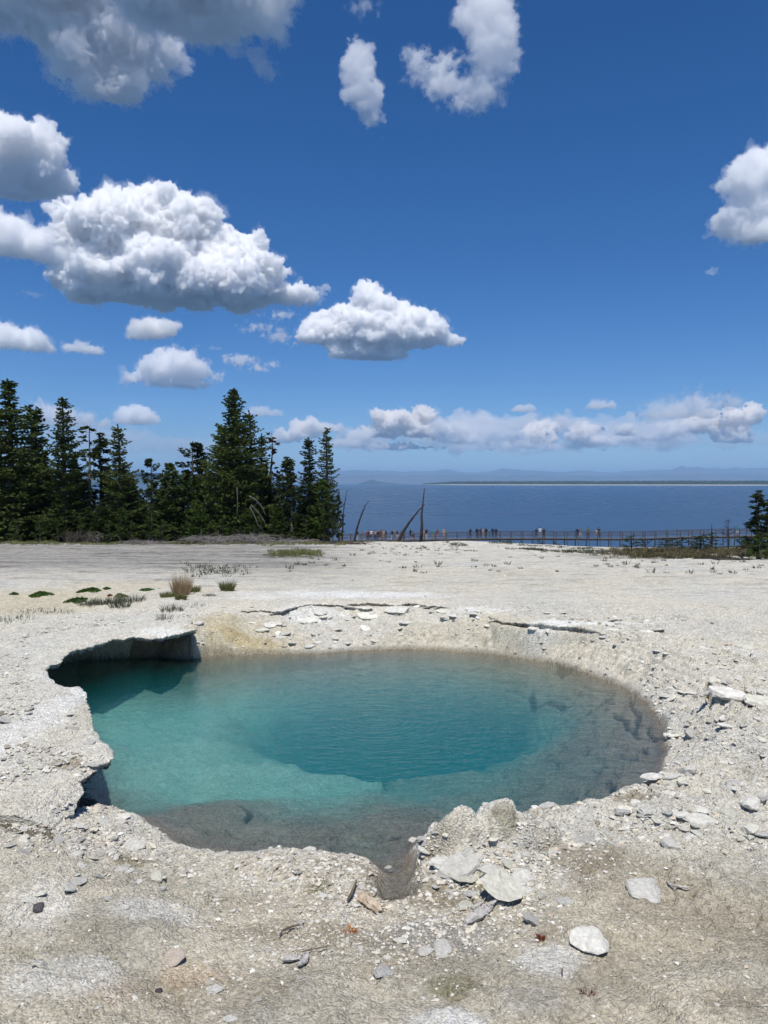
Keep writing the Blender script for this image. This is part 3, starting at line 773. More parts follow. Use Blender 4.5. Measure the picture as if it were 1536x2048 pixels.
# ---------------------------------------------------------------- lake
def lake():
    N = Nodes('lake_water')
    tc = N.add('ShaderNodeTexCoord').outputs['Object']
    st = N.add('ShaderNodeMapping', {'Vector': tc, 'Scale': (.5, 1.6, 1.0), 'Rotation': (0, 0, R(6))}).outputs[0]
    n1 = N.noise(.35, 6, .65, st); n2 = N.noise(.012, 4, .6, st)
    big = N.add('ShaderNodeMapping', {'Vector': tc, 'Scale': (.0012, .011, 1.0)}).outputs[0]
    n3 = N.noise(1.0, 6, .62, big)
    bp = N.add('ShaderNodeBump', {'Strength': 1.0, 'Distance': .35, 'Height': N.math('ADD', n1, N.math('MULTIPLY', n2, .5))})
    c = N.ramp(n3, [(.35, (.012, .034, .075)), (.65, (.034, .078, .150))])
    rg = N.math('ADD', N.math('MULTIPLY', n3, .25), .16)
    b = N.add('ShaderNodeBsdfPrincipled', {'Base Color': c, 'Roughness': rg, 'IOR': 1.33})
    N.l.new(bp.outputs[0], b.inputs['Normal']); N.l.new(b.outputs[0], N.out.inputs[0])
    ys = np.concatenate([np.linspace(120, 400, 15), np.geomspace(450, 50000, 40)])
    V = [(x, y, LAKE_Z) for y in ys for x in np.linspace(-50000, 50000, 9)]
    idx = np.arange(len(V)).reshape(len(ys), 9)
    Fc = np.stack([idx[:-1, :-1], idx[:-1, 1:], idx[1:, 1:], idx[1:, :-1]], -1).reshape(-1, 4)
    o = link('lake', mesh_np('lake', V, Fc), N.m); tag(o, 'wide blue lake with fine ripples', kind='structure')
lake()
# ---------------------------------------------------------------- far shores and mountains
def terrain_strip(name, prof, D0, D1, mat, label, kind='structure', rows=14, step=4, rough=.35, base=LAKE_Z - 2, amp_px=2.5, oct_k=1.0):
    """hills seen over the lake: prof gives pixel heights of the skyline at distance D1"""
    pu = np.array([p[0] for p in prof], float); pv = np.array([p[1] for p in prof], float)
    us = np.arange(pu[0], pu[-1] + step, step)
    top = np.interp(us, pu, pv)
    V = []
    r = np.linspace(0, 1, rows)
    for k in r:
        D = D0 + (D1 - D0) * k
        for u, v in zip(us, top):
            d = ray(u, 967.0); x = d[0] / d[1] * D
            hpx = max(0.0, 967 - v)
            ztop = CAM_Z + hpx / F * D1
            sh = math.sin(k * math.pi * .5 / .8) if k < .8 else 1 - (k - .8) * 2
            V.append((x, D, ztop * max(sh, 0.0) + base * (1 - max(sh, 0)) * (1 if k == 0 else .0)))
    V = np.array(V)
    nz = fbm(V[:, 0] / (D1 * .016) * oct_k, V[:, 1] / (D1 * .03) * oct_k, 3.1, 5, .58)
    kk = np.repeat(np.sin(r * math.pi), len(us))
    V[:, 2] += nz * kk * 1.5 * amp_px / F * D1 * rough * 3 * np.tile(np.clip((967 - top) / 12, 0, 1), rows)
    V[:len(us), 2] = base
    idx = np.arange(len(V)).reshape(rows, len(us))
    Fc = np.stack([idx[:-1, :-1], idx[:-1, 1:], idx[1:, 1:], idx[1:, :-1]], -1).reshape(-1, 4)
    o = link(name, mesh_np(name, V, Fc, True), mat); tag(o, label, kind=kind)
    return o

mt_far = simple_mat('mountain_rock_forest', (.035, .045, .035), (.16, .14, .12), .00045, .95, 0, 6, 0)
mt_hill = simple_mat('hill_forest', (.025, .04, .025), (.05, .07, .045), .002, .95, 0, 6, 0)
mt_beach = simple_mat('pale_beach', (.50, .47, .42), (.62, .58, .52), .02, .95, 0, 3, 0)
terrain_strip('mountains', [(-700,962),(-300,955),(100,950),(300,952),(560,950),(640,948),(665,944),(700,943),(715,941),(745,943),(775,944),(800,945),(840,944),(870,944),(892,940),(915,945),(950,947),(985,944),
    (1003,938),(1025,941),(1060,942),(1095,944),(1130,946),(1165,942),(1185,944),(1230,947),(1262,943),(1300,942),(1340,941),(1350,938),(1365,933),(1375,938),(1388,937),(1396,935),(1408,938),(1420,939),
    (1432,936),(1445,940),(1470,937),(1490,939),(1536,938),(1700,944),(2100,950),(2600,962)], 25000, 34000, mt_far, 'hazy blue mountain range beyond the lake')
terrain_strip('mountains', [(640,957),(700,952),(760,950),(820,951),(870,952),(930,950),(1000,952),(1100,950),(1200,953),(1300,950),(1400,948),(1500,950),(1620,949),(1900,958)], 20000, 24500, mt_far,
    'lower paler foothills in front of the hazy mountain range', rough=.5)
terrain_strip('island', [(718,967),(730,964),(738,960),(744,959),(750,961),(760,964),(786,966),(800,967)], 14000, 15500, mt_hill, 'small dark blue hump of land far out on the lake', rows=8, step=2)
terrain_strip('hills', [(-900,955),(-300,950),(0,948),(200,946),(290,946),(330,948),(400,950),(450,952),(520,957),(570,967)], 8500, 11000, mt_hill, 'long dark forested hill behind the left conifers', rows=10, step=6, rough=.25)

# the low wooded point across the water
def far_point():
    us = np.arange(845, 1990, 6.0)
    near = np.interp(us, [845, 900, 960, 1100, 1300, 1536, 2000], [7600, 6700, 6100, 5700, 5300, 5000, 4700])
    V = []
    rows = [(0, -3), (14, .6), (60, 2.2), (110, 4), (500, 7), (1500, 11), (2600, 3), (2700, -6)]
    for dy, h in rows:
        for u, D in zip(us, near):
            d = ray(u, 967.0); k = min(1, (u - 845) / 60.0)
            Y = D + dy * (.15 + .85 * k)
            V.append((d[0] / d[1] * Y, Y, LAKE_Z + h * (.2 + .8 * k)))
    idx = np.arange(len(V)).reshape(len(rows), len(us))
    q = np.stack([idx[:-1, :-1], idx[:-1, 1:], idx[1:, 1:], idx[1:, :-1]], -1)
    me = mesh_np('far_shore', V, q.reshape(-1, 4), True)
    me.materials.append(mt_beach); me.materials.append(mt_hill)
    mi = np.repeat([0, 0, 0, 1, 1, 1, 1], len(us) - 1).astype(np.int32)
    me.polygons.foreach_set('material_index', mi)
    o = link('far_shore', me); tag(o, 'low wooded point with a pale beach across the lake', kind='structure')
    # its forest
    rng = np.random.RandomState(5); n = 7000
    u = rng.uniform(846, 1980, n); D = np.interp(u, us, near); k = np.clip((u - 845) / 60, 0, 1)
    back = (90 + rng.uniform(0, 1, n) ** 1.6 * 1500) * (.15 + .85 * k) + rng.uniform(0, 60, n) * (fbm(u * .05, u * 0, 2, 3))
    Y = D + back; X = (u - 768) / F * Y
    h = rng.uniform(18, 32, n) * (.55 + .45 * k); w = h * rng.uniform(.14, .24, n)
    zb = LAKE_Z + np.interp(back, [0, 110, 500, 1500], [1, 4, 7, 11]) * (.2 + .8 * k) - 1
    a = rng.uniform(0, 6.28, n)
    VV = []
    for i in range(5):
        t = a + i * 2 * math.pi / 5; VV.append(np.stack([X + w * np.cos(t), Y + w * np.sin(t), zb + h * .12], 1))
    VV.append(np.stack([X, Y, zb + h], 1))
    VV = np.stack(VV, 1).reshape(-1, 3); b = np.arange(n)[:, None] * 6
    Fc = np.concatenate([b + np.array([[i, (i + 1) % 5, 5]]) for i in range(5)])
    fm = simple_mat('far_conifers', (.03, .05, .026), (.07, .085, .045), .01, .95, 0, 4, 0)
    fo = link('far_forest', mesh_np('far_forest', VV, Fc), fm); tag(fo, 'distant conifer forest covering the low point across the lake', kind='stuff')
far_point()
CL = [
 # blobs (u, v, ru, rv), base height, density, flat, label
 ([(300,470,110,80),(215,480,85,75),(330,425,60,38),(170,540,50,45),(400,500,90,60),(485,490,42,32),(500,540,70,38),(350,560,200,48),(300,590,150,28),(560,585,70,20),(140,440,32,32),(430,590,90,25)], 2000, .22, 'largest cumulus cloud, bright lumpy top over a broad grey base'),
 ([(742,590,24,30),(740,610,36,34),(735,640,70,40),(690,655,80,30),(820,645,45,32),(780,670,110,34),(850,665,50,26),(900,682,36,11),(640,672,50,18),(735,705,70,22)], 1900, .22, 'white cumulus cloud shaped like a peak to the right of the largest cloud'),
 ([(560,632,40,13),(520,655,44,12),(555,675,28,16),(590,690,24,8)], 1900, .05, 'ragged wisp of cloud touching the peaked cumulus'),
 ([(650,578,20,15)], 1900, .05, 'tiny tilted cloud tuft off the tip of the largest cumulus'),
 ([(30,300,70,50),(90,295,32,48),(40,350,80,40),(10,370,50,25)], 1900, .12, 'thick white cloud cut by the edge of the frame above the largest cumulus'),
 ([(40,490,62,30),(0,470,50,36),(90,505,40,20)], 1900, .09, 'soft cloud bank running into the side of the largest cumulus'),
 ([(120,20,120,55),(190,95,90,50),(230,150,80,40),(215,195,60,28),(320,165,18,12),(130,140,26,10),(60,10,80,35)], 1500, .10, 'big grey cloud overhead ending in a bright ragged edge'),
 ([(400,20,130,45),(480,45,90,32),(330,-10,120,30),(545,55,26,14),(470,75,40,8)], 1500, .08, 'flat grey cloud sheet along the top of the sky'),
 ([(515,115,20,20),(535,145,26,20)], 1500, .02, 'faint greyish puff hanging under the flat grey cloud sheet'),
 ([(715,130,30,42),(725,185,34,36),(745,230,22,26),(765,280,5,22),(700,150,22,26)], 1500, .035, 'upright ragged white cloud with a trailing tail'),
 ([(975,30,50,48),(985,95,45,45),(1000,140,34,24),(960,180,44,34),(880,170,36,28),(900,120,30,18),(830,120,34,22),(860,150,50,22),(920,205,60,16)], 1500, .03, 'hooked ragged white cloud high above the middle of the lake'),
 ([(730,15,34,16)], 1500, .015, 'thin smudge of cloud at the very top of the sky'),
 ([(1510,360,50,40),(1500,430,56,34),(1530,330,40,26),(1475,460,30,16),(1530,465,50,22)], 1700, .07, 'lumpy white cloud cut by the edge of the frame on the side opposite the conifers'),
 ([(1428,543,14,11)], 1700, .03, 'tiny cloud tuft below the lumpy cloud at the frame edge'),
 ([(305,660,46,17),(280,672,22,10),(345,652,18,10)], 1900, .09, 'small flat cloud just under the largest cumulus'),
 ([(30,680,46,20),(70,695,32,12),(5,675,20,22)], 1900, .10, 'small white cloud with flat base at the frame edge above the tallest left spruces'),
 ([(160,698,30,8),(188,702,20,8)], 1900, .08, 'narrow bright cloud sliver beside the small flat cloud'),
 ([(340,735,52,26),(300,752,42,14),(385,745,36,18),(355,768,60,9),(435,755,13,8)], 1900, .09, 'small heaped cloud above the tree gap'),
 ([(480,720,44,15),(520,735,36,12),(545,728,26,10)], 1900, .07, 'ragged thin cloud between the heaped cloud and the peaked cumulus'),
 ([(395,693,14,7)], 1900, .02, 'faint cloud scrap above the heaped cloud, rounder of two'),
 ([(65,588,30,8)], 1900, .02, 'faint cloud scrap below the soft cloud bank'),
 ([(275,833,36,18),(250,842,20,9),(305,840,16,10)], 1900, .09, 'small puffy cloud over the narrow spruce beside the tree gap'),
 ([(525,826,34,7),(555,828,8,5)], 1900, .05, 'short flat cloud right of the big dense spruce'),
 ([(100,828,34,14),(150,845,60,10)], 2000, .05, 'low cloud behind the tops of the left spruces'),
 ([(1048,818,24,8)], 2000, .09, 'small neat cloud floating above the long horizon cloud bank'),
 ([(1200,812,30,7)], 2000, .08, 'small flat cloud alone above the horizon cloud bank'),
 ([(790,845,50,20),(850,830,26,18),(770,865,44,14),(830,860,60,16),(800,895,50,5)], 2300, .25, 'brightest heap of the horizon cloud bank, above the leaning dead trunk'),
 ([(620,855,44,14),(650,855,34,10),(590,872,46,10),(560,880,30,8)], 2300, .16, 'low cloud heap behind the two narrow spruces'),
 ([(1080,870,34,24),(1060,885,40,14),(1100,852,20,12)], 2200, .2, 'pinkish cumulus tower in the middle of the horizon cloud bank'),
 ([(1165,868,26,24),(1180,885,34,10)], 2200, .2, 'narrow cumulus tower right of the pinkish one on the horizon'),
 ([(1215,880,60,9),(1120,893,70,7),(1010,893,60,7)], 2100, .10, 'row of low flat puffs along the foot of the horizon cloud bank'),
 ([(720,872,26,12),(700,888,40,8),(740,893,30,6)], 2200, .10, 'small puffs left of the brightest horizon heap, just above the mountains'),
 ([(905,860,34,12),(880,850,20,10),(925,880,50,9)], 2300, .10, 'pale puff right of the brightest horizon heap'),
 ([(1340,862,30,14),(1310,875,40,9)], 2300, .10, 'puff under the slanted veil near the mountain peaks'),
 ([(1250,862,18,14)], 2200, .2, 'small round cloud between the narrow tower and the slanted cloud'),
 ([(1460,840,50,20),(1500,828,24,18),(1465,870,30,22),(1400,850,60,14)], 2200, .2, 'tall pinkish cumulus above the three peaks of the mountains'),
 ([(1400,810,60,9),(1360,828,70,12),(1430,798,26,6)], 2600, .035, 'slanted grey veil of cloud above the three mountain peaks'),
 ([(430,698,12,4)], 1900, .02, 'faint flat cloud scrap above the heaped cloud, flatter of two'),
]
RAG = {2: 46, 3: 26, 8: 34, 9: 130, 10: 150, 11: 34, 13: 30, 18: 50, 19: 20, 20: 34}
UP = {6: 2.6, 7: 3.2}
FAINT = [
 ([(720,880,60,16),(690,862,30,10),(760,895,60,9)], 2300, .05, 'soft cloud shoulder between the thin spruce and the brightest horizon heap'),
 ([(960,865,60,16),(930,850,34,12),(1010,872,50,14),(985,845,30,8)], 2400, .05, 'soft grey-white lump on the horizon between the brightest heap and the pinkish tower'),
 ([(1310,868,60,12),(1350,878,50,12),(1300,852,26,9)], 2400, .05, 'soft lump on the horizon before the slanted veil'), # thin veils low over the mountains
 ([(1040,852,190,26),(900,874,120,24),(1250,864,160,26)], 2700, .036, 'wide pale cloud veil stretched behind the horizon cumulus towers'),
 ([(930,895,110,7),(1060,905,90,6),(700,888,90,10)], 1900, .05, 'thin low cloud streak over the lake horizon'),
 ([(1350,885,170,14),(1480,880,90,20)], 2300, .025, 'thin cloud veil over the mountains at the frame edge'),
 ([(300,890,190,22),(170,870,110,18)], 2500, .015, 'pinkish cloud veil behind the left conifers'),
]
for i, (bl, bh, dn, lab) in enumerate(CL):
    make_cloud(bl, bh, lab, seed=3 + i * 7, dens=dn, depth=.8, up=UP.get(i, 1.0), voxel_px=1.6 if bl[0][1] > 600 else 2.4, rough=1.0 if dn > .05 else 1.35, veil=0 if max(b[2] for b in bl) < 25 else (.45 if dn > .1 else 1.0 if i in RAG else .8), vd=.05 if dn > .1 else .22, ragged=RAG.get(i, 0), tint=(1, .985, .965) if bl[0][1] > 835 else None)
for i, (bl, bh, dn, lab) in enumerate(FAINT):
    make_cloud(bl, bh, lab, seed=203 + i * 5, dens=dn, depth=.5, flat=False, voxel_px=3, rough=.6, veil=0)
# ---------------------------------------------------------------- stones and gravel
def stone_mat(name, a, b, sc=3.5, bump=.9, rnd=.35):
    m = simple_mat(name, tuple(x * .92 for x in a), tuple(min(.8, x * 1.18) for x in b), sc, .92, bump, 9, .15, rnd)
    for n in m.node_tree.nodes:
        if n.type == 'BUMP': n.inputs['Distance'].default_value = .018
        if n.type == 'TEX_NOISE': n.inputs['Roughness'].default_value = .72
    return m
ST_WHITE = stone_mat('white_sinter_stone', (.46, .45, .40), (.68, .66, .60))
ST_CREAM = stone_mat('cream_sinter_stone', (.50, .48, .40), (.70, .67, .57))
ST_GREY = stone_mat('grey_stone', (.34, .33, .305), (.50, .49, .455))
ST_DARK = stone_mat('dark_stone', (.06, .055, .06), (.14, .13, .13))
ST_PINK = stone_mat('pinkish_stone', (.40, .34, .28), (.56, .48, .40))
MATS = {'w': ST_WHITE, 'c': ST_CREAM, 'g': ST_GREY, 'd': ST_DARK, 'p': ST_PINK}

def rock_shape(seed, flat=.6, cuts=9, sub=2, noise=.10, elong=1.3):
    rng = np.random.RandomState(seed)
    bm = bmesh.new(); bmesh.ops.create_icosphere(bm, subdivisions=sub, radius=1.0)
    V = np.array([v.co[:] for v in bm.verts]); Fc = np.array([[v.index for v in f.verts] for f in bm.faces]); bm.free()
    for _ in range(cuts):
        n = rng.normal(size=3); n[2] *= .7; n /= np.linalg.norm(n); h = rng.uniform(.45, .85)
        d = V @ n; V = V - np.clip(d - h, 0, None)[:, None] * n * .95
    V *= (1 + noise * fbm(V[:, 0] * 1.9 + seed, V[:, 1] * 1.9, V[:, 2] * 1.9, 5, .7))[:, None]
    V *= np.array([elong, 1.0, flat])
    V = V / np.abs(V[:, 0]).max()
    return V, Fc

def plate_shape(seed, thick=.16, n=13):
    """thin broken piece of crust"""
    rng = np.random.RandomState(seed)
    a = np.sort(np.linspace(0, 2 * math.pi, n, endpoint=False) + rng.uniform(-.18, .18, n))
    r = rng.uniform(.84, 1.06, n); r = r * (1 + .14 * np.cos(2 * a + rng.uniform(0, 6)))
    out = np.stack([r * np.cos(a), r * np.sin(a) * .72], 1)
    V = [(*p, thick * .5 + rng.uniform(-.05, .05)) for p in out * .93] + [(*p, rng.uniform(-.04, .04)) for p in out * 1.03] + [(*p, -thick * .5) for p in out * .88]
    mid = [(*p, thick * .62 + rng.uniform(-.06, .06)) for p in out * .5]
    V += mid + [(0, 0, thick * .6), (0, 0, -thick * .5)]
    q = []; t = []
    for i in range(n):
        j = (i + 1) % n
        q += [(i + n, j + n, j, i), (i + 2 * n, j + 2 * n, j + n, i + n), (i, j, 3 * n + j, 3 * n + i)]
        t += [(3 * n + i, 3 * n + j, 4 * n), (2 * n + j, 2 * n + i, 4 * n + 1)]
    V = np.array(V); V /= np.abs(V[:, 0]).max()
    return V, [np.array(q), np.array(t)]

ROCKS = [mesh_np('stone', *rock_shape(k, .38 + .22 * ((k * 37) % 10) / 10, 12, 3, .22, 1.0 + .6 * ((k * 53) % 10) / 10)) for k in range(10)]
PLATES = [mesh_np('stone', *plate_shape(40 + k, .12 + .1 * (k % 3))) for k in range(8)]

def put(me, mat, name, x, y, size, rz=0, tilt=(0, 0), sink=.25, parent=None, zs=1.0, z=None):
    o = bpy.data.objects.new(name, me); col.objects.link(o)
    if not me.materials: me.materials.append(mat)
    o.material_slots[0].link = 'OBJECT'; o.material_slots[0].material = mat
    zz = gz(x, y) if z is None else z
    hz = max(abs(v.co.z) for v in me.vertices) if 'hz' not in me else me['hz']
    me['hz'] = hz
    o.scale = (size, size, size * zs)
    o.location = (x, y, zz + size * zs * hz * (1 - 2 * sink))
    o.rotation_euler = (tilt[0], tilt[1], rz)
    if parent is not None: o.parent = parent
    return o

# stones that the photograph shows singly: (u, v, half width px, mesh, material, turn, tilt, sink, label)
FEATURE = [
 (1003,1792,41,'P0','c',.6,(.30,.12),.1,'largest pale cream slab of crust propped beside the driftwood piece',.05),
 (988,1757,26,'R1','w',.2,(.1,.1),.2,'lumpy white rock resting on the top edge of the largest cream slab',.03),
 (1042,1762,30,'P3','w',1.2,(.2,-.1),.2,'jagged white slab among rubble behind the largest cream slab',.02),
 (1048,1785,20,'R2','w',.4,(0,.1),.25,'small white rock at the end of the jagged slab',0),
 (1062,1842,17,'R4','g',1.35,(.1,.25),.2,'upright grey angular rock casting a dark shadow on its near side',0),
 (932,1815,20,'R6','c',.7,(.0,.2),.2,'elongated cream rock alone on brown sand near the overflow channel',0),
 (918,1745,42,'P5','w',.3,(.25,-.08),.2,'long ragged white slab with black shadow under its lip, left of the rubble heap',.02),
 (890,1735,28,'R5','w',-.2,(.15,.05),.2,'broad broken white rock beneath the sinter mass at the near shore',.02),
 (925,1755,30,'P6','c',.5,(.1,.12),.2,'narrow white slab leaning over brown sand above the cream rock',.01),
 (1290,1787,30,'R7','w',-.15,(0,.0),.25,'smooth elongated white rock alone on open brown sand',0),
 (1278,1770,9,'R3','c',.3,(0,0),.2,'small cream stone touching the smooth elongated white rock',0),
 (1107,1706,11,'R5','w',.2,(0,0),.2,'small bright white stone above the open brown patch',0),
 (1130,1803,15,'P1','w',.1,(.05,0),.2,'flat bright white chip lying alone on brown sand',0),
 (1182,1872,34,'R4','w',-.3,(.0,0),.40,'weathered white boulder partly sunk in pale sand',-.012),
 (1302,1565,21,'P4','w',.05,(.05,0),-.1,'flat pale slab jutting over the water at the near-side shore',.03),
 (885,1898,17,'R0','w',.2,(0,0),.25,'larger of two rounded white rocks lying together in gravel',0),
 (850,1902,16,'R9','w',.9,(0,0),.3,'smaller of two rounded white rocks lying together in gravel',0),
 (798,1880,14,'R3','c',-.5,(0,0),.35,'cream rock behind the pair of rounded white rocks',0),
 (766,1945,19,'R6','g',.9,(.1,.2),.3,'slanted grey wedge-shaped rock in the gravel',0),
 (349,1920,20,'P7','p',-.7,(.35,0),.15,'pinkish tan tilted slab on pale sand',.01),
 (427,1979,16,'R2','w',-.2,(0,0),.3,'bright white stone with a smaller one touching it',0),
 (419,1966,7,'R4','c',.2,(0,0),.3,'small cream stone touching the bright white stone',0),
 (515,2001,9,'R5','w',.4,(0,0),.3,'single small white stone between the bright white stone and the grey chip',0),
 (318,1982,10,'R8','d',.2,(0,0),.3,'dark grey stone with white speckles',0),
 (72,1935,10,'R1','d',.1,(0,0),.4,'black stone on pale sand',0),
 (605,1956,12,'P3','g',.6,(.1,0),.3,'flat grey chip next to the forked driftwood',0),
 (78,1815,14,'R7','d',.3,(0,.1),.4,'dark wedge of stone at the edge of the white crust',0),
 (460,2038,13,'P2','w',.2,(0,0),.3,'white chip at the bottom edge of the frame',0),
 (205,1645,11,'R4','c',1.2,(.1,.2),.2,'upright tan stone above the muddy shallows',0),
 (266,1693,22,'P6','w',.1,(.2,0),.2,'pale slab with a dark gap beneath at the near shore',.01),
 (238,1740,17,'R3','w',0,(0,0),.3,'chalk-white stone below a brown stain',0),
 (160,1762,15,'R9','g',1.0,(.1,0),.3,'rounded grey stone on flaky white crust',0),
 (148,1710,15,'R2','w',.3,(0,0),.35,'white lump with a black notch on flaky white crust',0),
 (315,1755,12,'R7','c',.3,(0,0),.35,'round tan lump on olive sand',0),
 (337,1687,9,'R5','w',.3,(0,0),.2,'speckled stone standing alone in the muddy shallows',0),
 (313,1675,9,'R0','c',.3,(0,0),.2,'tan stone at the waterline beside the shallows',0),
 (292,1657,7,'R6','w',.9,(0,.3),.1,'small pointed white stone at the waterline',0),
 (244,1634,14,'P0','w',0,(.1,0),.1,'flat white slab at the waterline near the overhang',.0),
 (617,1700,14,'P5','w',.2,(.2,0),.1,'thin white sliver lying at the edge of the muddy shallows',0),
 (704,1712,7,'R1','w',.2,(0,0),.1,'small white stone in the mouth of the overflow channel',0),
 (775,1733,8,'R3','g',.2,(0,0),.1,'small grey stone in the overflow channel',0),
 (828,1678,10,'P1','w',.9,(.3,0),.2,'striped white chip on the shore left of the sinter mass',0),
 (616,1243,22,'P4','w',.2,(.2,.0),.2,'square white slab lying on the far bank',.0),
 (540,1250,13,'P0','w',.4,(.3,0),.2,'paler of two small slabs side by side on the far bank',0),
 (556,1251,11,'P2','w',-.4,(.3,0),.2,'darker-edged of two small slabs side by side on the far bank',0),
 (524,1262,13,'P5','c',.1,(.1,0),.3,'flat cream chip below the two small slabs on the far bank',0),
 (563,1274,13,'P7','w',.6,(.25,0),.2,'pointed white slab low on the far bank close to the water',0),
 (584,1271,12,'P3','w',-.3,(.2,0),.2,'white slab leaning on the pointed slab of the far bank',0),
 (634,1285,10,'R3','w',-.3,(.2,0),.3,'rounded white stone just above the far waterline',0),
 (697,1236,16,'P6','w',.1,(.2,0),.2,'small pale slab between the square slab and the domed boulder',0),
 (735,1234,20,'P1','c',.1,(.2,0),.2,'thin cream slab with a dark gap under it on the far bank',0.02),
 (797,1228,28,'R8','w',.0,(.0,0),.25,'domed boulder under the crust ledge of the far bank',0.0),
 (812,1245,14,'P4','w',.0,(.1,0),.3,'small flat stone in front of the domed boulder',0),
 (395,1252,12,'R2','w',.3,(0,0),.2,'white lump at the corner of the overhanging shelf',0.0),
 (384,1262,9,'R5','c',.3,(0,0),.2,'small cream lump hanging at the corner of the overhanging shelf',0.0),
 (1524,1408,34,'P7','c',.1,(.1,.05),.1,'thick raised plate of crust at the frame edge beside deep cracks',.0),
 (1455,1390,38,'P2','w',-.5,(.10,.05),.3,'long raised plate of crust along the widest dark crack',.01),
 (1340,1590,20,'P3','w',.3,(.2,.1),.2,'flat plate just beyond the slab that juts over the water',0),
 (1475,1580,22,'R4','g',.3,(.1,.1),.3,'rugged grey rock in broken crust near the frame edge',0),
 (1295,1622,20,'R6','w',.7,(.1,.1),.3,'angular white rock with black hollow beside a brown patch',0),
 (1355,1648,18,'P5','w',-.4,(.25,.1),.15,'tilted plate over a black hollow',.02),
 (1340,1690,14,'R7','w',.3,(0,.1),.3,'small rock where the broken crust meets the sand',0),
 (1168,1684,24,'R8','g',.1,(0,0),.5,'low rounded grey boulder in the near bank right of the sinter mass',0),
]
for u, v, hw, mk, mt, rz, tilt, sink, lab, lift in FEATURE:
    p = on_ground(u, v)
    if seg_dist(np.array([p[0]]), np.array([p[1]]), WATER)[0] < .5 and p[2] < .01: p = at_z(u, v, 0.0)
    me = (ROCKS if mk[0] == 'R' else PLATES)[int(mk[1]) % (10 if mk[0] == 'R' else 8)]
    dist = math.sqrt(p[0] ** 2 + p[1] ** 2 + (CAM_Z - p[2]) ** 2)
    o = put(me, MATS[mt], 'rock' if mk[0] == 'R' else 'crust_slab', p[0], p[1], hw / F * dist * (.7 if mt == 'd' else 1.05), rz, tilt, sink + .12, None, .8 if hw < 25 else .55 if mk[0] == 'R' else .9, max(gz(p[0], p[1]), -.01) + lift)
    o['kind'] = 'thing'; tag(o, lab, 'rock' if mk[0] == 'R' else 'slab', 'loose rocks and slabs around the hot spring')

# loose plates and stones of the broken crust, parts of the ground
rng = np.random.RandomState(77)
ZONES = [ (960,1320,1240,1278,30,(8,17),1.0), (600,960,1212,1240,18,(8,16),1.0), # u0, u1, v0, v1, count, half width px range, plates share
 (480,1320,1212,1296,44,(7,17),.85),(1330,1530,1290,1480,46,(7,18),.8),(1340,1530,1500,1680,46,(8,20),.75),(1090,1340,1600,1660,20,(7,16),.7),
 (20,330,1640,1800,44,(6,14),.6),(10,220,1390,1600,20,(6,14),.9),(830,1110,1640,1800,34,(7,18),.5),(540,760,1700,1840,28,(5,10),.2),(380,1500,1830,2030,26,(5,10),.3)]
cnt = 0
for (u0, u1, v0, v1, n, hr, ps) in ZONES:
    k = 0; tries = 0
    while k < n and tries < n * 20 and cnt < 298:
        tries += 1
        u = rng.uniform(u0, u1); v = rng.uniform(v0, v1)
        p = on_ground(u, v)
        if p[2] < .03 or gz(p[0], p[1]) < .03 or abs(gz(p[0], p[1]) - p[2]) > .03: continue
        if fbm(np.array([p[0] * 1.2]), np.array([p[1] * 1.2]), 3.3, 3)[0] < -.12 + rng.uniform(-.2, .2): continue
        dist = math.sqrt(p[0] ** 2 + p[1] ** 2 + (CAM_Z - p[2]) ** 2)
        hw = hr[0] + (hr[1] - hr[0]) * rng.uniform() ** 2
        pl = rng.uniform() < ps
        me = PLATES[rng.randint(8)] if pl else ROCKS[rng.randint(10)]
        mt = [ST_WHITE, ST_CREAM, ST_WHITE, ST_GREY][rng.randint(4)] if v > 1400 else [ST_WHITE, ST_CREAM][rng.randint(2)]
        o = put(me, mt, 'stone', p[0], p[1], hw / F * dist, rng.uniform(0, 6.28), (rng.normal() * .16, rng.normal() * .16), .30 if pl else .35, GROUND)
        k += 1; cnt += 1

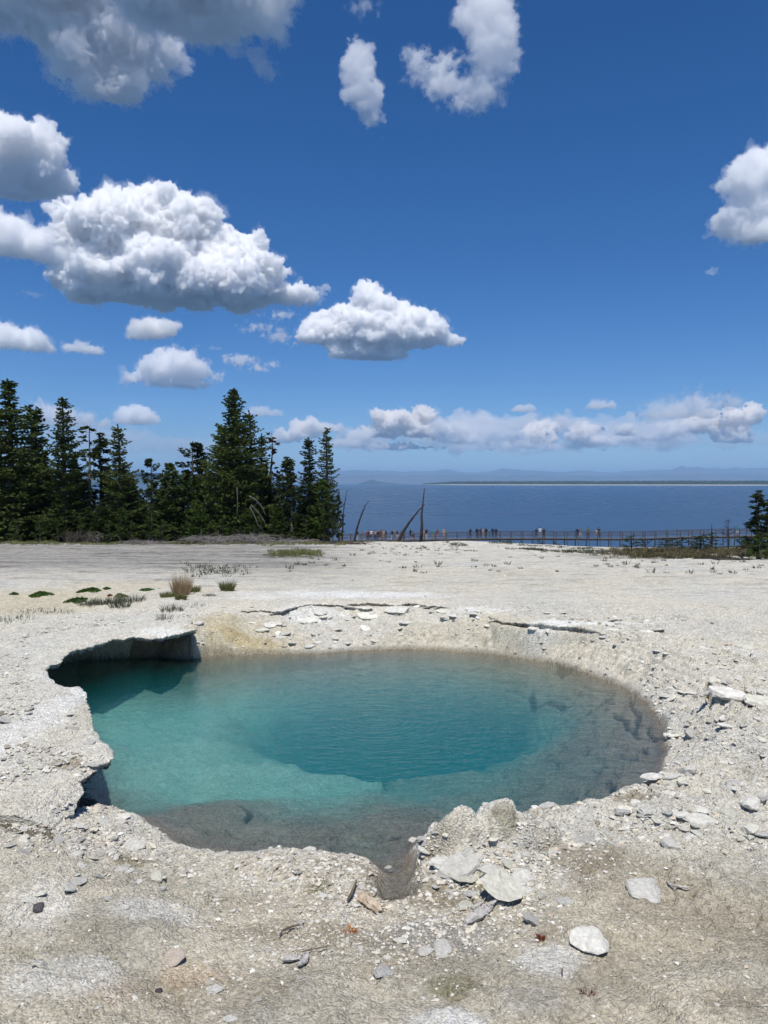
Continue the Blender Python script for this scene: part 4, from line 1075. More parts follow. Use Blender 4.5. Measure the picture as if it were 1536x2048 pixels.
# gravel: everything smaller
def gravel(n, seed, name, matr, label, smin, smax, band, wide, lumpy=True, zone=None):
    rng = np.random.RandomState(seed)
    m = n * 4
    v = rng.uniform(band[0], band[1], m); u = rng.uniform(-160, 1700, m)
    x = np.empty(m); y = np.empty(m)
    c, s = math.cos(PITCH), math.sin(PITCH)
    dx = (u - 768) / F; dy = -(v - 1024) / F
    D2 = c + dy * s; D3 = -s + dy * c
    z = np.full(m, .2)
    for _ in range(6):
        t = (z - CAM_Z) / D3; x = dx * t; y = D2 * t; z = gz(x, y)
    dW = sdf(x, y, WATER)
    dens = .22 + .9 * sm(-.1, .35, fbm(x * 1.9, y * 1.9, 21.0, 4, .6))
    if zone is not None: dens = zone(u, v, x, y, dens, dW)
    chd = seg_dist(x, y, plan([(806,1702),(798,1735),(786,1775),(792,1800)], .02), False)
    keep = (rng.uniform(0, 1, m) < dens) & (z > .008) & (dW > .03) & (chd > .10 + .07 * rng.uniform(0, 1, m))
    x, y, z = x[keep][:n], y[keep][:n], z[keep][:n]; n = len(x)
    sz = smin + (smax - smin) * rng.uniform(0, 1, n) ** 4
    sz = sz * np.clip(y / 4.5, .8, 2.2) ** .55
    base = np.array([(1, 0, 0), (0, 1, 0), (-1, 0, 0), (0, -1, 0), (0, 0, .62), (.5, .55, .45), (-.55, .45, .4), (-.45, -.55, .45), (.5, -.5, .42)], float)
    fc = np.array([(0, 1, 5), (1, 2, 6), (2, 3, 7), (3, 0, 8), (5, 1, 6), (6, 2, 7), (7, 3, 8), (8, 0, 5), (4, 5, 6), (4, 6, 7), (4, 7, 8), (4, 8, 5)])
    B = base[None] * (1 + rng.uniform(-.38, .38, (n, 9, 1)))
    B = B * np.stack([rng.uniform(.75, 1.5, n), rng.uniform(.6, 1, n), rng.uniform(.5, 1.1, n)], 1)[:, None, :]
    a = rng.uniform(0, 6.28, n); ca, sa = np.cos(a)[:, None], np.sin(a)[:, None]
    X = (B[..., 0] * ca - B[..., 1] * sa) * sz[:, None] + x[:, None]; Y = (B[..., 0] * sa + B[..., 1] * ca) * sz[:, None] + y[:, None]
    Z = (B[..., 2] - .10) * sz[:, None] + z[:, None]
    V = np.stack([X, Y, Z], -1).reshape(-1, 3)
    Fc = (np.arange(n)[:, None, None] * 9 + fc[None]).reshape(-1, 3)
    me = mesh_np(name, V, Fc)
    tone = rng.uniform(0, 1, n); 
    pal = np.array([(.56, .54, .48), (.55, .51, .42), (.42, .40, .36), (.30, .27, .22), (.66, .65, .60), (.50, .42, .33)])
    C = pal[rng.choice(6, n, p=[.30, .26, .20, .09, .10, .05])] * rng.uniform(.8, 1.15, n)[:, None]
    add_albedo(me, np.repeat(C, 9, 0))
    o = link(name, me, matr); tag(o, label, kind='stuff')
    return n

def gm():
    N = Nodes('gravel_stone'); vc = N.add('ShaderNodeVertexColor', layer_name='albedo').outputs[0]
    b = N.add('ShaderNodeBsdfPrincipled', {'Base Color': vc, 'Roughness': .92, 'Specular IOR Level': .15}); N.l.new(b.outputs[0], N.out.inputs[0])
    return N.m
GM = gm()
def z_near(u, v, x, y, d, dW):
    heap = np.zeros(len(u))
    for cu, cv, ru, rv, k in ((660,1745,150,50,1.0),(700,1800,110,45,.8),(930,1740,130,70,.8),(1040,1730,110,60,.7),(850,1720,50,60,1),(880,1850,180,60,.5),(230,1660,200,50,.5),(560,1760,160,50,.45),(1000,1830,120,40,.5),(420,1730,140,30,.4),(700,1860,260,70,.35)):
        heap = np.maximum(heap, k * np.exp(-(((u - cu) / ru) ** 2 + ((v - cv) / rv) ** 2)))
    return np.clip((.07 * d + heap * .8) * (1 - .5 * sm(1850, 2040, v)), 0, 1)
gravel(34000, 5, 'gravel', GM, 'loose pale gravel strewn over the near side of the spring', .0032, .017, (1600, 2120), 1, zone=z_near)
gravel(6500, 9, 'rubble', GM, 'coarse white rubble heaped along the near shore of the spring', .008, .026, (1640, 2000), 1, zone=lambda u, v, x, y, d, dW: np.clip(z_near(u, v, x, y, d * .25, dW) - .1, 0, 1))
def z_bank(u, v, x, y, d, dW):
    ring = np.exp(-np.clip(dW, 0, 9) / .8); return np.clip((.15 + .85 * ring) * d * 1.2 * (v < 1700) * (.25 + .75 * ((u > 1050) | (v < 1310) | (u < 250))), 0, 1)
gravel(14000, 11, 'rubble', GM, 'small broken crust flakes scattered over the banks of the spring', .006, .028, (1190, 1700), 1, zone=z_bank)
# ---------------------------------------------------------------- wood helpers
def tube(pts, radii, sides=6, jag=0.0, seed=0):
    rng = np.random.RandomState(seed)
    P = np.array(pts, float); n = len(P)
    T = np.gradient(P, axis=0); T /= np.linalg.norm(T, axis=1)[:, None] + 1e-9
    ref = np.array([0, 0, 1.0]) if abs(T[0][2]) < .8 else np.array([1.0, 0, 0])
    A = np.cross(T, ref); A /= np.linalg.norm(A, axis=1)[:, None] + 1e-9; B = np.cross(T, A)
    a = np.arange(sides) * 2 * math.pi / sides
    r = np.array(radii)[:, None] * (1 + jag * rng.uniform(-1, 1, (n, sides)))
    V = P[:, None] + (A[:, None] * np.cos(a)[None, :, None] + B[:, None] * np.sin(a)[None, :, None]) * r[..., None]
    V = V.reshape(-1, 3); q = []
    for i in range(n - 1):
        for k in range(sides):
            j = (k + 1) % sides; q.append((i * sides + k, i * sides + j, (i + 1) * sides + j, (i + 1) * sides + k))
    V = np.concatenate([V, P[:1], P[-1:]])
    t = [(j, i, n * sides) for i, j in [(k, (k + 1) % sides) for k in range(sides)]] + [((n - 1) * sides + i, (n - 1) * sides + j, n * sides + 1) for i, j in [(k, (k + 1) % sides) for k in range(sides)]]
    return V, np.array(q), np.array(t)

class MB:
    def __init__(s): s.V = []; s.Q = []; s.T = []; s.n = 0
    def add(s, V, q=None, t=None):
        if q is not None and len(q): s.Q.append(np.asarray(q) + s.n)
        if t is not None and len(t): s.T.append(np.asarray(t) + s.n)
        s.V.append(np.asarray(V, float)); s.n += len(V)
    def tube(s, pts, radii, sides=6, jag=0.0, seed=0): s.add(*tube(pts, radii, sides, jag, seed))
    def box(s, c, d, rz=0.0):
        x, y, z = np.array(d) / 2.0; a = np.array([(i, j, k) for k in (-z, z) for j in (-y, y) for i in (-x, x)])
        ca, sa = math.cos(rz), math.sin(rz)
        a = np.stack([a[:, 0] * ca - a[:, 1] * sa, a[:, 0] * sa + a[:, 1] * ca, a[:, 2]], 1) + np.array(c)
        s.add(a, [(0, 2, 3, 1), (4, 5, 7, 6), (0, 1, 5, 4), (2, 6, 7, 3), (0, 4, 6, 2), (1, 3, 7, 5)])
    def mesh(s, name, smooth=False):
        fl = []
        if s.Q: fl.append(np.concatenate(s.Q))
        if s.T: fl.append(np.concatenate(s.T))
        return mesh_np(name, np.concatenate(s.V), fl, smooth)

def needle_mat(name, a, b, trans=.25):
    N = Nodes(name)
    tc = N.add('ShaderNodeTexCoord').outputs['Object']; oi = N.add('ShaderNodeObjectInfo').outputs['Random']
    n = N.noise(1.1, 4, .6, tc); n2 = N.noise(7.0, 3, .6, tc)
    f = N.math('ADD', N.math('MULTIPLY', n, .6), N.math('MULTIPLY', n2, .4))
    f = N.math('ADD', f, N.math('MULTIPLY', N.math('SUBTRACT', oi, .5), .25))
    c = N.ramp(f, [(.3, a), (.72, b)])
    d = N.add('ShaderNodeBsdfPrincipled', {'Base Color': c, 'Roughness': .7, 'Specular IOR Level': .12})
    t = N.add('ShaderNodeBsdfTranslucent', {'Color': c})
    m = N.add('ShaderNodeMixShader', {0: trans, 1: d.outputs[0], 2: t.outputs[0]})
    N.l.new(m.outputs[0], N.out.inputs[0]); return N.m
M_SPRUCE = needle_mat('spruce_needles', (.032, .052, .012), (.11, .145, .038))
M_SPRUCE_B = needle_mat('young_spruce_needles', (.028, .052, .012), (.080, .120, .028))
M_PINE = needle_mat('pine_needles', (.026, .040, .012), (.075, .098, .030))
M_PINE_B = needle_mat('bright_pine_needles', (.034, .065, .012), (.11, .165, .034))
M_DEADN = needle_mat('dead_needles', (.035, .024, .016), (.07, .05, .035))
M_BARK = simple_mat('conifer_bark', (.045, .036, .028), (.13, .11, .09), 6, .95, .5)
M_BARKG = simple_mat('grey_bark', (.13, .12, .11), (.26, .24, .22), 6, .95, .5)
M_LIMB = simple_mat('dead_limb_wood', (.08, .075, .07), (.17, .16, .15), 6, .95, .5)
M_CHAR = simple_mat('weathered_dark_wood', (.018, .016, .016), (.06, .055, .05), 5, .9, .3)
M_DRIFT = simple_mat('bleached_driftwood', (.30, .28, .26), (.58, .56, .52), 40, .85, .5)
M_TWIG = simple_mat('brown_twig', (.08, .06, .045), (.20, .16, .12), 30, .9, .3)

def tufts(P, Dr, L, W, rng, k=3):
    """sprays of needles: k thin blades per point"""
    n = len(P); V = []; T = []
    for i in range(k):
        d = Dr + rng.normal(size=(n, 3)) * .55; d /= np.linalg.norm(d, axis=1)[:, None]
        s = np.cross(d, rng.normal(size=(n, 3))); s /= np.linalg.norm(s, axis=1)[:, None] + 1e-9
        l = L * rng.uniform(.6, 1.3, n)[:, None]; w = W * rng.uniform(.6, 1.3, n)[:, None]
        V.append(np.stack([P - d * l * .25, P + d * l * .35 + s * w, P + d * l, P + d * l * .35 - s * w], 1))
    V = np.concatenate(V).reshape(-1, 3); q = np.arange(len(V)).reshape(-1, 4)
    return V, q

def spruce_mesh(seed, h=10.0, rw=1.9, dens=1.0, gaps=.15, shape=.85, droop=.25, low=.03, asym=.2, tuft=.24):
    """crown and trunk of a spruce, unit: metres, base at the origin"""
    rng = np.random.RandomState(seed)
    nlev = int(40 * dens * (h / 10) ** .6) + 6
    P, D = [], []
    br = MB()
    side = rng.uniform(0, 6.28)
    lump = rng.uniform(.50, 1.2, 60)
    for i in range(nlev):
        t = low + (1 - low) * (i + rng.uniform(-.3, .3)) / nlev
        if t > .985: continue
        z = t * h; z00 = z
        Lmax = rw * (1 - t) ** shape * lump[int(t * 22)] + .09
        if t < .12: Lmax *= .6 + 3 * t
        nb = int(6 + 4 * dens * (1 - t))
        a0 = rng.uniform(0, 6.28)
        for b in range(nb):
            if rng.uniform() < gaps: continue
            a = a0 + b * 6.283 / nb + rng.normal() * .3; z = z00 + rng.uniform(-.75, .75) * h / nlev; dr = droop * rng.uniform(.5, 1.5)
            L = Lmax * rng.uniform(.42, 1.18) * (1 + asym * math.cos(a - side))
            m = max(3, int(L / (tuft * .52)))
            f = np.linspace(.12, 1, m)
            el = .55 * t + .05 - droop * (1 - t)
            r = f * L; zz = z + r * math.tan(el * .6) - dr * .55 * L * np.sin(f * 3.14 * .75) + .22 * L * f ** 3
            w = rng.normal() * .06 * L * f
            ca, sa = math.cos(a), math.sin(a)
            pts = np.stack([ca * r - sa * w, sa * r + ca * w, zz], 1)
            P.append(pts); D.append(np.tile([ca, sa, .12], (m, 1)))
            # side sprays
            for sd in (-1, 1):
                k = m - 1
                if k < 2: continue
                off = (L * .30 * (1 - np.abs(f[1:] - .45))) * rng.uniform(.5, 1.1, k) * sd
                q = pts[1:] + np.stack([-sa * off, ca * off, -.10 * np.abs(off)], 1)
                P.append(q); D.append(np.tile([ca * .6 - sa * sd * .8, sa * .6 + ca * sd * .8, -.05], (k, 1)))
            if i % 3 == 0 and L > .5:
                br.tube(pts[[0, m // 2, m - 1]] - [0, 0, .02], [.018 + .008 * L, .012, .004], 3)
    top = np.stack([np.zeros(7), np.zeros(7), np.linspace(h * .955, h, 7)], 1); P.append(top); D.append(np.tile([0, 0, 1.0], (7, 1)))
    P = np.concatenate(P); D = np.concatenate(D)
    V, q = tufts(P, D, tuft * .62, tuft * .20, rng, 4)
    crown = mesh_np('crown', V, q)
    zs = np.linspace(-.3, h * .97, 9); lean = rng.normal(size=2) * .05
    pts = np.stack([lean[0] * np.sin(zs / h * 3), lean[1] * np.sin(zs / h * 2.2), zs], 1)
    br.tube(pts, [(.020 * h) * (1 - .93 * max(0, z / h)) for z in zs], 7, .08, seed)
    return crown, br.mesh('trunk', True)

def pine_mesh(seed, h=8.0, rw=1.4, dens=1.0, low=.25, shape=.5, tuft=.30, gaps=.2):
    """lodgepole pine: upturned branches ending in round clumps, trunk showing through"""
    rng = np.random.RandomState(seed)
    P, D = [], []; br = MB()
    n = int(58 * dens * (h / 8) ** .7)
    for i in range(n):
        t = low + (1 - low) * (i + .5) / n
        a = rng.uniform(0, 6.28); z = t * h
        if rng.uniform() < gaps: continue
        L = rw * ((1 - t) ** shape * .95 + .10) * rng.uniform(.45, 1.1) * min(1, .5 + (t - low) * 3)
        up = rng.uniform(.25, .7)
        ca, sa = math.cos(a), math.sin(a)
        f = np.array([0, .35, .7, 1.0]); r = f * L; zz = z + up * L * f ** 1.7
        pts = np.stack([ca * r, sa * r, zz], 1)
        br.tube(pts, [.012 + .008 * L, .012, .009, .006], 3)
        nc = 2 + int(L * 3.2)
        for c in range(nc):
            g = rng.uniform(.35, 1.05); ctr = np.array([np.interp(g, f, pts[:, k]) for k in range(3)]) + rng.normal(size=3) * .10 * min(L, 1)
            m = 7
            v = rng.normal(size=(m, 3)); v /= np.linalg.norm(v, axis=1)[:, None]
            P.append(ctr + v * tuft * .28); D.append(v + np.array([ca * .4, sa * .4, .7]))
    P.append(np.stack([np.zeros(8), np.zeros(8), np.linspace(h * .93, h, 8)], 1)); D.append(np.tile([0, 0, 1.0], (8, 1)))
    P = np.concatenate(P); D = np.concatenate(D); D /= np.linalg.norm(D, axis=1)[:, None]
    V, q = tufts(P, D, tuft * .6, tuft * .16, rng, 3)
    crown = mesh_np('crown', V, q)
    zs = np.linspace(-.3, h * .98, 10); lean = rng.normal(size=2) * .06
    pts = np.stack([lean[0] * np.sin(zs / h * 3), lean[1] * np.sin(zs / h * 2.2), zs], 1)
    br.tube(pts, [(.017 * h) * (1 - .92 * max(0, z / h)) for z in zs], 7, .08, seed)
    return crown, br.mesh('trunk', True)

def snag_mesh(seed, h=10.0, rw=1.2, n=60, low=.15, needles=.3):
    rng = np.random.RandomState(seed); br = MB(); P, D = [], []
    for i in range(n):
        t = low + (1 - low) * rng.uniform() ; a = rng.uniform(0, 6.28); L = rw * (1 - t * .75) * rng.uniform(.4, 1.1); z = t * h
        ca, sa = math.cos(a), math.sin(a); f = np.array([0, .4, .75, 1.0]); r = f * L
        pts = np.stack([ca * r, sa * r, z - .25 * L * np.sin(f * 2.4) + .15 * L * f ** 2 * (1 if i % 2 else 2)], 1)
        br.tube(pts, [.022, .015, .010, .005], 3)
        for k in range(2):
            g = rng.uniform(.4, .9); c = np.array([np.interp(g, f, pts[:, j]) for j in range(3)]); e = c + (rng.normal(size=3) * .18 + np.array([ca, sa, 0]) * .2) * L
            br.tube([c, e], [.010, .004], 3)
            if rng.uniform() < needles: P += [e, (c + e) / 2]; D += [[ca, sa, 0]] * 2
    zs = np.linspace(-.3, h, 10); pts = np.stack([.06 * np.sin(zs), .05 * np.cos(zs * .8), zs], 1)
    br.tube(pts, [(.015 * h) * (1 - .93 * max(0, z / h)) for z in zs], 7, .08, seed)
    crown = None
    if P:
        V, q = tufts(np.array(P), np.array(D), .22, .07, rng, 5); crown = mesh_np('crown', V, q)
    return crown, br.mesh('trunk', True)

# kinds of tree, built once
K = {}
K['s_big'] = (*spruce_mesh(1, 13.0, 2.75, 1.35, .05, .80, .22, .02, .15, .27), 13.0)
K['s_a'] = (*spruce_mesh(2, 12.0, 1.75, 1.15, .12, .72, .30, .03, .2, .24), 12.0)
K['s_b'] = (*spruce_mesh(3, 12.0, 1.95, 1.05, .16, .66, .30, .03, .25, .25), 12.0)
K['s_c'] = (*spruce_mesh(4, 10.0, 1.05, 1.10, .12, .62, .28, .04, .2, .20), 10.0)
K['s_d'] = (*spruce_mesh(5, 10.0, 1.30, .85, .30, .60, .34, .06, .3, .22), 10.0)
K['s_y'] = (*spruce_mesh(6, 5.0, 1.35, 1.0, .10, .75, .15, .02, .2, .22), 5.0)
K['p_a'] = (*pine_mesh(11, 8.5, 1.5, 1.1, .12, .55, .34, .12), 8.5)
K['p_b'] = (*pine_mesh(12, 8.5, 1.25, .8, .30, .40, .34, .25), 8.5)
K['p_n'] = (*pine_mesh(13, 8.5, 1.05, 1.2, .10, .60, .30, .12), 8.5)
K['p_y'] = (*pine_mesh(14, 2.6, .85, .9, .06, .75, .17, .08), 2.6)
K['p_r'] = (*pine_mesh(15, 3.4, .75, 1.0, .10, .50, .15, .15), 3.4)
K['snag'] = (*snag_mesh(21, 9.0, 1.3, 70, .30, .45), 9.0)
K['greysnag'] = (*snag_mesh(22, 9.0, 1.0, 60, .12, .25), 9.0)
MATK = {'s': (M_SPRUCE, M_BARK), 'y': (M_SPRUCE_B, M_BARK), 'p': (M_PINE, M_BARK), 'b': (M_PINE_B, M_BARK), 'd': (M_DEADN, M_BARK), 'g': (M_DEADN, M_BARKG), 'G': (M_PINE, M_BARKG)}

WIDER = 1.42
def plant_tree(u, vtop, kind, mk, D, label, name, cat, wide=1.0, rz=None, group=None, vbase=None):
    crown, trunk, h0 = K[kind]
    d = ray(u, 1000.0); x = d[0] / d[1] * D
    zb = gz(x, D); apex = at_y(u, vtop, D)[2]
    s = (apex - zb) / h0
    o = empty(name, (x, D, zb - .02), (u * 1.7) % 6.28 if rz is None else rz)
    o.scale = (s * wide * WIDER, s * wide * WIDER, s)
    nm, bk = MATK[mk]
    for me, mt, nme in ((crown, nm, 'crown'), (trunk, bk, 'trunk')):
        if me is None: continue
        if not me.materials: me.materials.append(mt)
        c = bpy.data.objects.new(nme, me); col.objects.link(c); c.parent = o
        c.material_slots[0].link = 'OBJECT'; c.material_slots[0].material = mt
    tag(o, label, cat, group or 'conifers at the edge of the crust flat', 'thing')
    return o

TREES = [
 (20,760,'s_a','s',61,'tallest of the left spruces, dark, with ragged arms against the sky',1.35),
 (62,812,'s_d','s',66,'first of two thin spruce tops rising behind the tall ragged spruce',1.0),
 (76,814,'s_c','s',67,'second of two thin spruce tops rising behind the tall ragged spruce',1.2),
 (128,796,'s_b','s',60,'broad pointed spruce standing between two spruce clumps, cloud behind its top',1.0),
 (180,852,'greysnag','G',63,'thin half-dead pine with a pale bare trunk',1.2),
 (200,868,'p_n','p',66,'bushy pine right beside the half-dead pine with the pale trunk',1.3),
 (237,850,'s_c','s',61,'narrow pointed spruce at the gap where the lake first shows',1.15),
 (303,920,'p_b','p',64,'small pine alone against the lake with a kinked top',.9),
 (341,928,'s_y','s',62,'short bushy conifer with an even cone shape in the tree gap',1.0),
 (386,888,'p_b','p',66,'open pine with clumped crown left of the big dense spruce',1.2),
 (402,893,'p_n','p',67,'denser pine touching the open clumped one, left of the big spruce',.95),
 (469,778,'s_big','s',60,'big dense spruce, tallest in the middle of the picture',1.0),
 (499,822,'s_c','s',61,'slim spruce pressed against the flank of the big dense spruce',1.1),
 (444,850,'s_a','s',62,'lower spruce in front of the shaded flank of the big dense spruce',1.1),
 (524,868,'s_c','s',63,'slender spruce just before the bare reddish tree',1.0),
 (543,862,'snag','d',64,'nearly bare reddish dead tree with hooked twigs',1.05),
 (575,915,'p_n','p',62,'twin-topped light pine in front of the lake',1.1),
 (583,920,'p_b','G',61,'slighter pine leaning into the twin-topped light pine',.8),
 (617,875,'s_c','p',60,'narrow dense column-shaped conifer against the sky',1.2),
 (655,857,'s_d','s',59,'tall thin spruce with sparse arms, last tall one before the open lake',.95),
 (646,960,'p_a','b',58,'round young pine at the foot of the sparse thin spruce',1.0),
 (665,992,'p_b','p',57,'small loose pine at the edge of the conifers',.9),
 (678,985,'p_n','p',56.5,'outermost small pine next to the open lake',.8),
]
for u, v, k, mk, D, lab, w in TREES:
    cat = 'tree'; nm = 'spruce_tree' if k[0] == 's' and k != 'snag' else ('dead_tree' if k == 'snag' else 'pine_tree')
    plant_tree(u, v, k, mk, D, lab, nm, cat, w)
# the lower trees that close the wall of green
rng = np.random.RandomState(31)
LOW = [(-70,840,'s_b','s'),(-30,800,'s_a','s'),(0,900,'s_a','s'),(38,905,'s_b','s'),(92,900,'s_a','s'),(105,940,'p_a','p'),(150,915,'s_a','s'),(165,960,'s_y','s'),(218,930,'s_a','s'),(250,925,'s_b','s'),(262,960,'s_y','s'),
       (60,985,'p_a','p'),(12,990,'s_y','y'),(130,1000,'s_y','s'),(205,1005,'s_y','s'),(285,1000,'s_y','s'),(322,985,'s_y','p'),(300,1022,'p_y','y'),(352,1000,'p_a','b'),(372,965,'s_y','y'),(400,960,'p_a','b'),(418,940,'s_a','s'),
       (395,1010,'s_y','b'),(428,1010,'p_a','b'),(455,1008,'s_y','b'),(490,960,'s_a','s'),(505,1010,'s_y','y'),(530,945,'s_a','s'),(548,975,'s_b','s'),(556,1015,'s_y','y'),(578,985,'s_a','p'),(600,975,'s_a','s'),(612,1005,'s_y','y'),
       (632,965,'s_a','p'),(640,1015,'p_a','y'),(560,945,'s_c','s'),(466,985,'p_a','b'),(242,1015,'p_a','y'),(178,1015,'s_y','y'),(80,1030,'p_y','y'),(30,1040,'p_y','b'),(520,1035,'p_y','y'),(112,1038,'p_y','b'),(160,1042,'p_y','y'),(215,1040,'p_y','b'),(262,1042,'p_y','y'),(325,1040,'p_y','b'),(372,1038,'p_y','y'),(415,1030,'p_y','b'),(445,1036,'p_y','b'),(480,1032,'p_y','b'),(548,1042,'p_y','b'),(610,1038,'p_y','b'),(585,1035,'p_y','y')]
WHERE = {}
marks = [(0,'below the tallest left spruce'),(62,'below the two thin spruce tops'),(128,'around the broad pointed spruce'),(190,'under the pale-trunked pine'),(245,'under the spruce at the lake gap'),
         (312,'in the tree gap'),(390,'under the open clumped pine'),(470,'around the big dense spruce'),(545,'under the reddish dead tree'),(600,'under the column-shaped conifer'),(650,'below the sparse thin spruce')]
def low_label(u, v, mk):
    place = min(marks, key=lambda m: abs(m[0] - u))[1]
    size = 'fairly tall' if v < 950 else ('mid-height' if v < 1000 else 'low bushy')
    return f"{size} {dict(s='dark', p='grey-green', b='bright green', y='fresh green')[mk]} conifer {place}"
LOW.sort()
allab = [low_label(u, v, mk) for u, v, k, mk in LOW]
for i, (u, v, k, mk) in enumerate(LOW):
    lab = allab[i]; n = allab[:i].count(lab)
    if allab.count(lab) > 1: lab += ', ' + ('first', 'second', 'third', 'fourth', 'fifth')[n] + ' from left'
    plant_tree(u, v, k, mk, 68 - 6 * (v - 800) / 240 + rng.uniform(-1.5, 1.0) - (3 if v > 1000 else 0), lab, 'conifer_tree', 'tree', rng.uniform(1.0, 1.25))

# right: small pines among the scrub and at the frame edge
RIGHT = [
 (1520,981,'p_n','p',26.5,'small dark pine at the frame edge opposite the big conifers',1.7),(1534,1030,'p_y','p',26,'darker bushy pine squeezed between the small dark pine and frame edge',1.3),
 (1524,1066,'p_y','b',25,'bright green bushy pine low at the frame edge',1.5),(1500,1100,'p_y','b',24.5,'lowest bright green bush in front of the bushy pine',1.5),(1545,990,'p_n','p',27.5,'pine mostly cut off by the frame edge',1.3)]
for u, v, k, mk, D, lab, w in RIGHT: plant_tree(u, v, k, mk, D, lab, 'pine_tree', 'tree', w, group='small pines in the scrub')
SCRUB = [(1265,1071,45,1.0,'roundest small pine bush, nearest the open lake side of the scrub'),(1292,1078,60,.8,'tiny pine below the braced boardwalk legs'),(1330,1076,58,1.3,'wide low pine bush under the boardwalk'),(1346,1078,56,1.2,'wide low pine bush touching its twin under the boardwalk'),
 (1366,1074,46,1.1,'conical little pine with a round base in mid scrub'),(1393,1072,50,.9,'darkest of three little pines beneath the boardwalk'),(1406,1069,43,1.0,'tallest of three little pines beneath the boardwalk'),(1424,1066,48,.7,'slim little pine beside the thin bare pole'),
 (1482,1073,42,.9,'lone little spruce under the end of the boardwalk'),(1497,1085,36,.9,'small dark bush before the bright green pine'),(1080,1079,70,.8,'lowest dark bush near the middle of the boardwalk'),(1110,1082,66,.7,'small dark bush beside the lowest bush at the boardwalk'),
 (1302,1098,38,.9,'low green tuft at the near edge of the brown scrub'),(1017,1080,75,.7,'small dark shrub below the seven standing visitors'),(1455,1103,32,.6,'little tuft on bare ground by the fallen branch')]
for u, v, D, w, lab in SCRUB:
    plant_tree(u, v, 'p_y', 'p', D, lab, 'small_pine', 'shrub', w * 2.3, group='little pines in the scrub by the boardwalk')

# ---------------------------------------------------------------- dead poles, snags, brush
def dead_pole(pix, D, r0, label, lean=0.0):
    P = []
    for i, (u, v) in enumerate(pix):
        P.append(at_y(u, v, D + lean * i / (len(pix) - 1)))
    P = np.array(P); P[0, 2] = min(P[0, 2], gz(P[0, 0], P[0, 1]) - .1)
    t = np.linspace(0, len(P) - 1, 14); Q = np.stack([np.interp(t, np.arange(len(P)), P[:, k]) for k in range(3)], 1)
    o = empty('dead_tree', P[0]); m = MB(); m.tube(Q - P[0], [r0 * (1 - .8 * k / 13) for k in range(14)], 7, .1, int(pix[0][0]))
    link('pole', m.mesh('pole', True), M_CHAR, o)
    rngp = np.random.RandomState(int(pix[0][0])); b = MB()
    for k in range(9):
        i = rngp.randint(2, 13); a = rngp.uniform(0, 6.28); b.tube([Q[i] - P[0], Q[i] - P[0] + np.array([math.cos(a), math.sin(a), .3]) * rngp.uniform(.08, .3)], [.018, .006], 3)
    ob = link('branch_stub', b.mesh('branch_stub'), M_CHAR, o); ob['kind'] = 'stuff'
    tag(o, label, 'dead tree', 'leaning dead trunks before the lake', 'thing')
dead_pole([(842,1081),(844,1050),(843,1030),(846,1005),(849,976)], 112, .26, 'straight upright dead trunk crossing the leaning one')
dead_pole([(795,1083),(806,1063),(822,1040),(838,1020),(850,1009)], 110, .27, 'thick dead trunk leaning until it touches the upright one')
dead_pole([(708,1079),(714,1056),(722,1032),(730,1012),(738,1001)], 112, .20, 'curved dead trunk standing apart near the conifers')
dead_pole([(684,1055),(687,1020),(691,998),(695,978)], 100, .12, 'thin dead stem poking up behind the outermost small pine')
# bare snags among the scrub
def bare_snag(u, vtop, D, rw, seed, label):
    d = ray(u, 1000.0); x = d[0] / d[1] * D; zb = gz(x, D); h = at_y(u, vtop, D)[2] - zb
    rg = np.random.RandomState(seed); m = MB(); b = MB()
    zs = np.linspace(-.1, h, 8); m.tube(np.stack([.04 * np.sin(zs * 3), .03 * np.cos(zs * 2), zs], 1), [.055 * (1 - .85 * max(z, 0) / h) for z in zs], 6)
    for k in range(26):
        t = rg.uniform(.25, .97); a = rg.uniform(0, 6.28); L = rw * (1.1 - t) * rg.uniform(.5, 1.1); p = np.array([.04 * math.sin(t * h * 3), .03 * math.cos(t * h * 2), t * h])
        e = p + np.array([math.cos(a) * L, math.sin(a) * L, L * .55]); mid = (p + e) / 2 - np.array([0, 0, L * .08])
        b.tube([p, mid, e], [.02, .013, .006], 3); b.tube([mid, mid + (e - p) * .4 + rg.normal(size=3) * .1 * L], [.012, .005], 3)
    o = empty('bare_tree', (x, D, zb)); link('trunk', m.mesh('trunk', True), M_CHAR, o); k = link('branches', b.mesh('branches'), M_CHAR, o); k['kind'] = 'stuff'
    tag(o, label, 'dead tree', None, 'thing')
bare_snag(1458, 1038, 46, .95, 4, 'bare branching dead shrub-tree rising above the boardwalk rail')
bare_snag(1425, 1047, 50, .22, 5, 'thin bare pole without side branches by the boardwalk')
bare_snag(1487, 1105, 30, .3, 8, 'tiny bare twig tree before the bright green pine')

def brush(u, v, D, w, h, n, seed, mat_, label, arch=False, name='brush_pile'):
    p = at_y(u, v, D); zb = gz(p[0], D); rg = np.random.RandomState(seed); m = MB()
    for k in range(n):
        a = rg.uniform(0, 6.28); L = w * rg.uniform(.35, 1); s0 = np.array([rg.normal() * w * .25, rg.normal() * w * .2, rg.uniform(0, h * .2)])
        e = s0 + np.array([math.cos(a) * L, math.sin(a) * L * .6, rg.uniform(-.1, .45) * h]); md = (s0 + e) / 2 + np.array([0, 0, rg.uniform(.3, 1.0) * h])
        e[2] = max(e[2], .02)
        t = np.linspace(0, 1, 5)[:, None]; Q = s0 * (1 - t) ** 2 + 2 * md * t * (1 - t) + e * t * t
        m.tube(Q, np.linspace(.03, .008, 5), 3)
        for _ in range(2):
            i = rg.randint(1, 4); m.tube([Q[i], Q[i] + rg.normal(size=3) * .22 * w * np.array([1, 1, .5])], [.010, .004], 3)
    o = link(name, m.mesh(name), mat_); o.location = (p[0], D, zb); tag(o, label, 'dead brush', None, 'stuff')
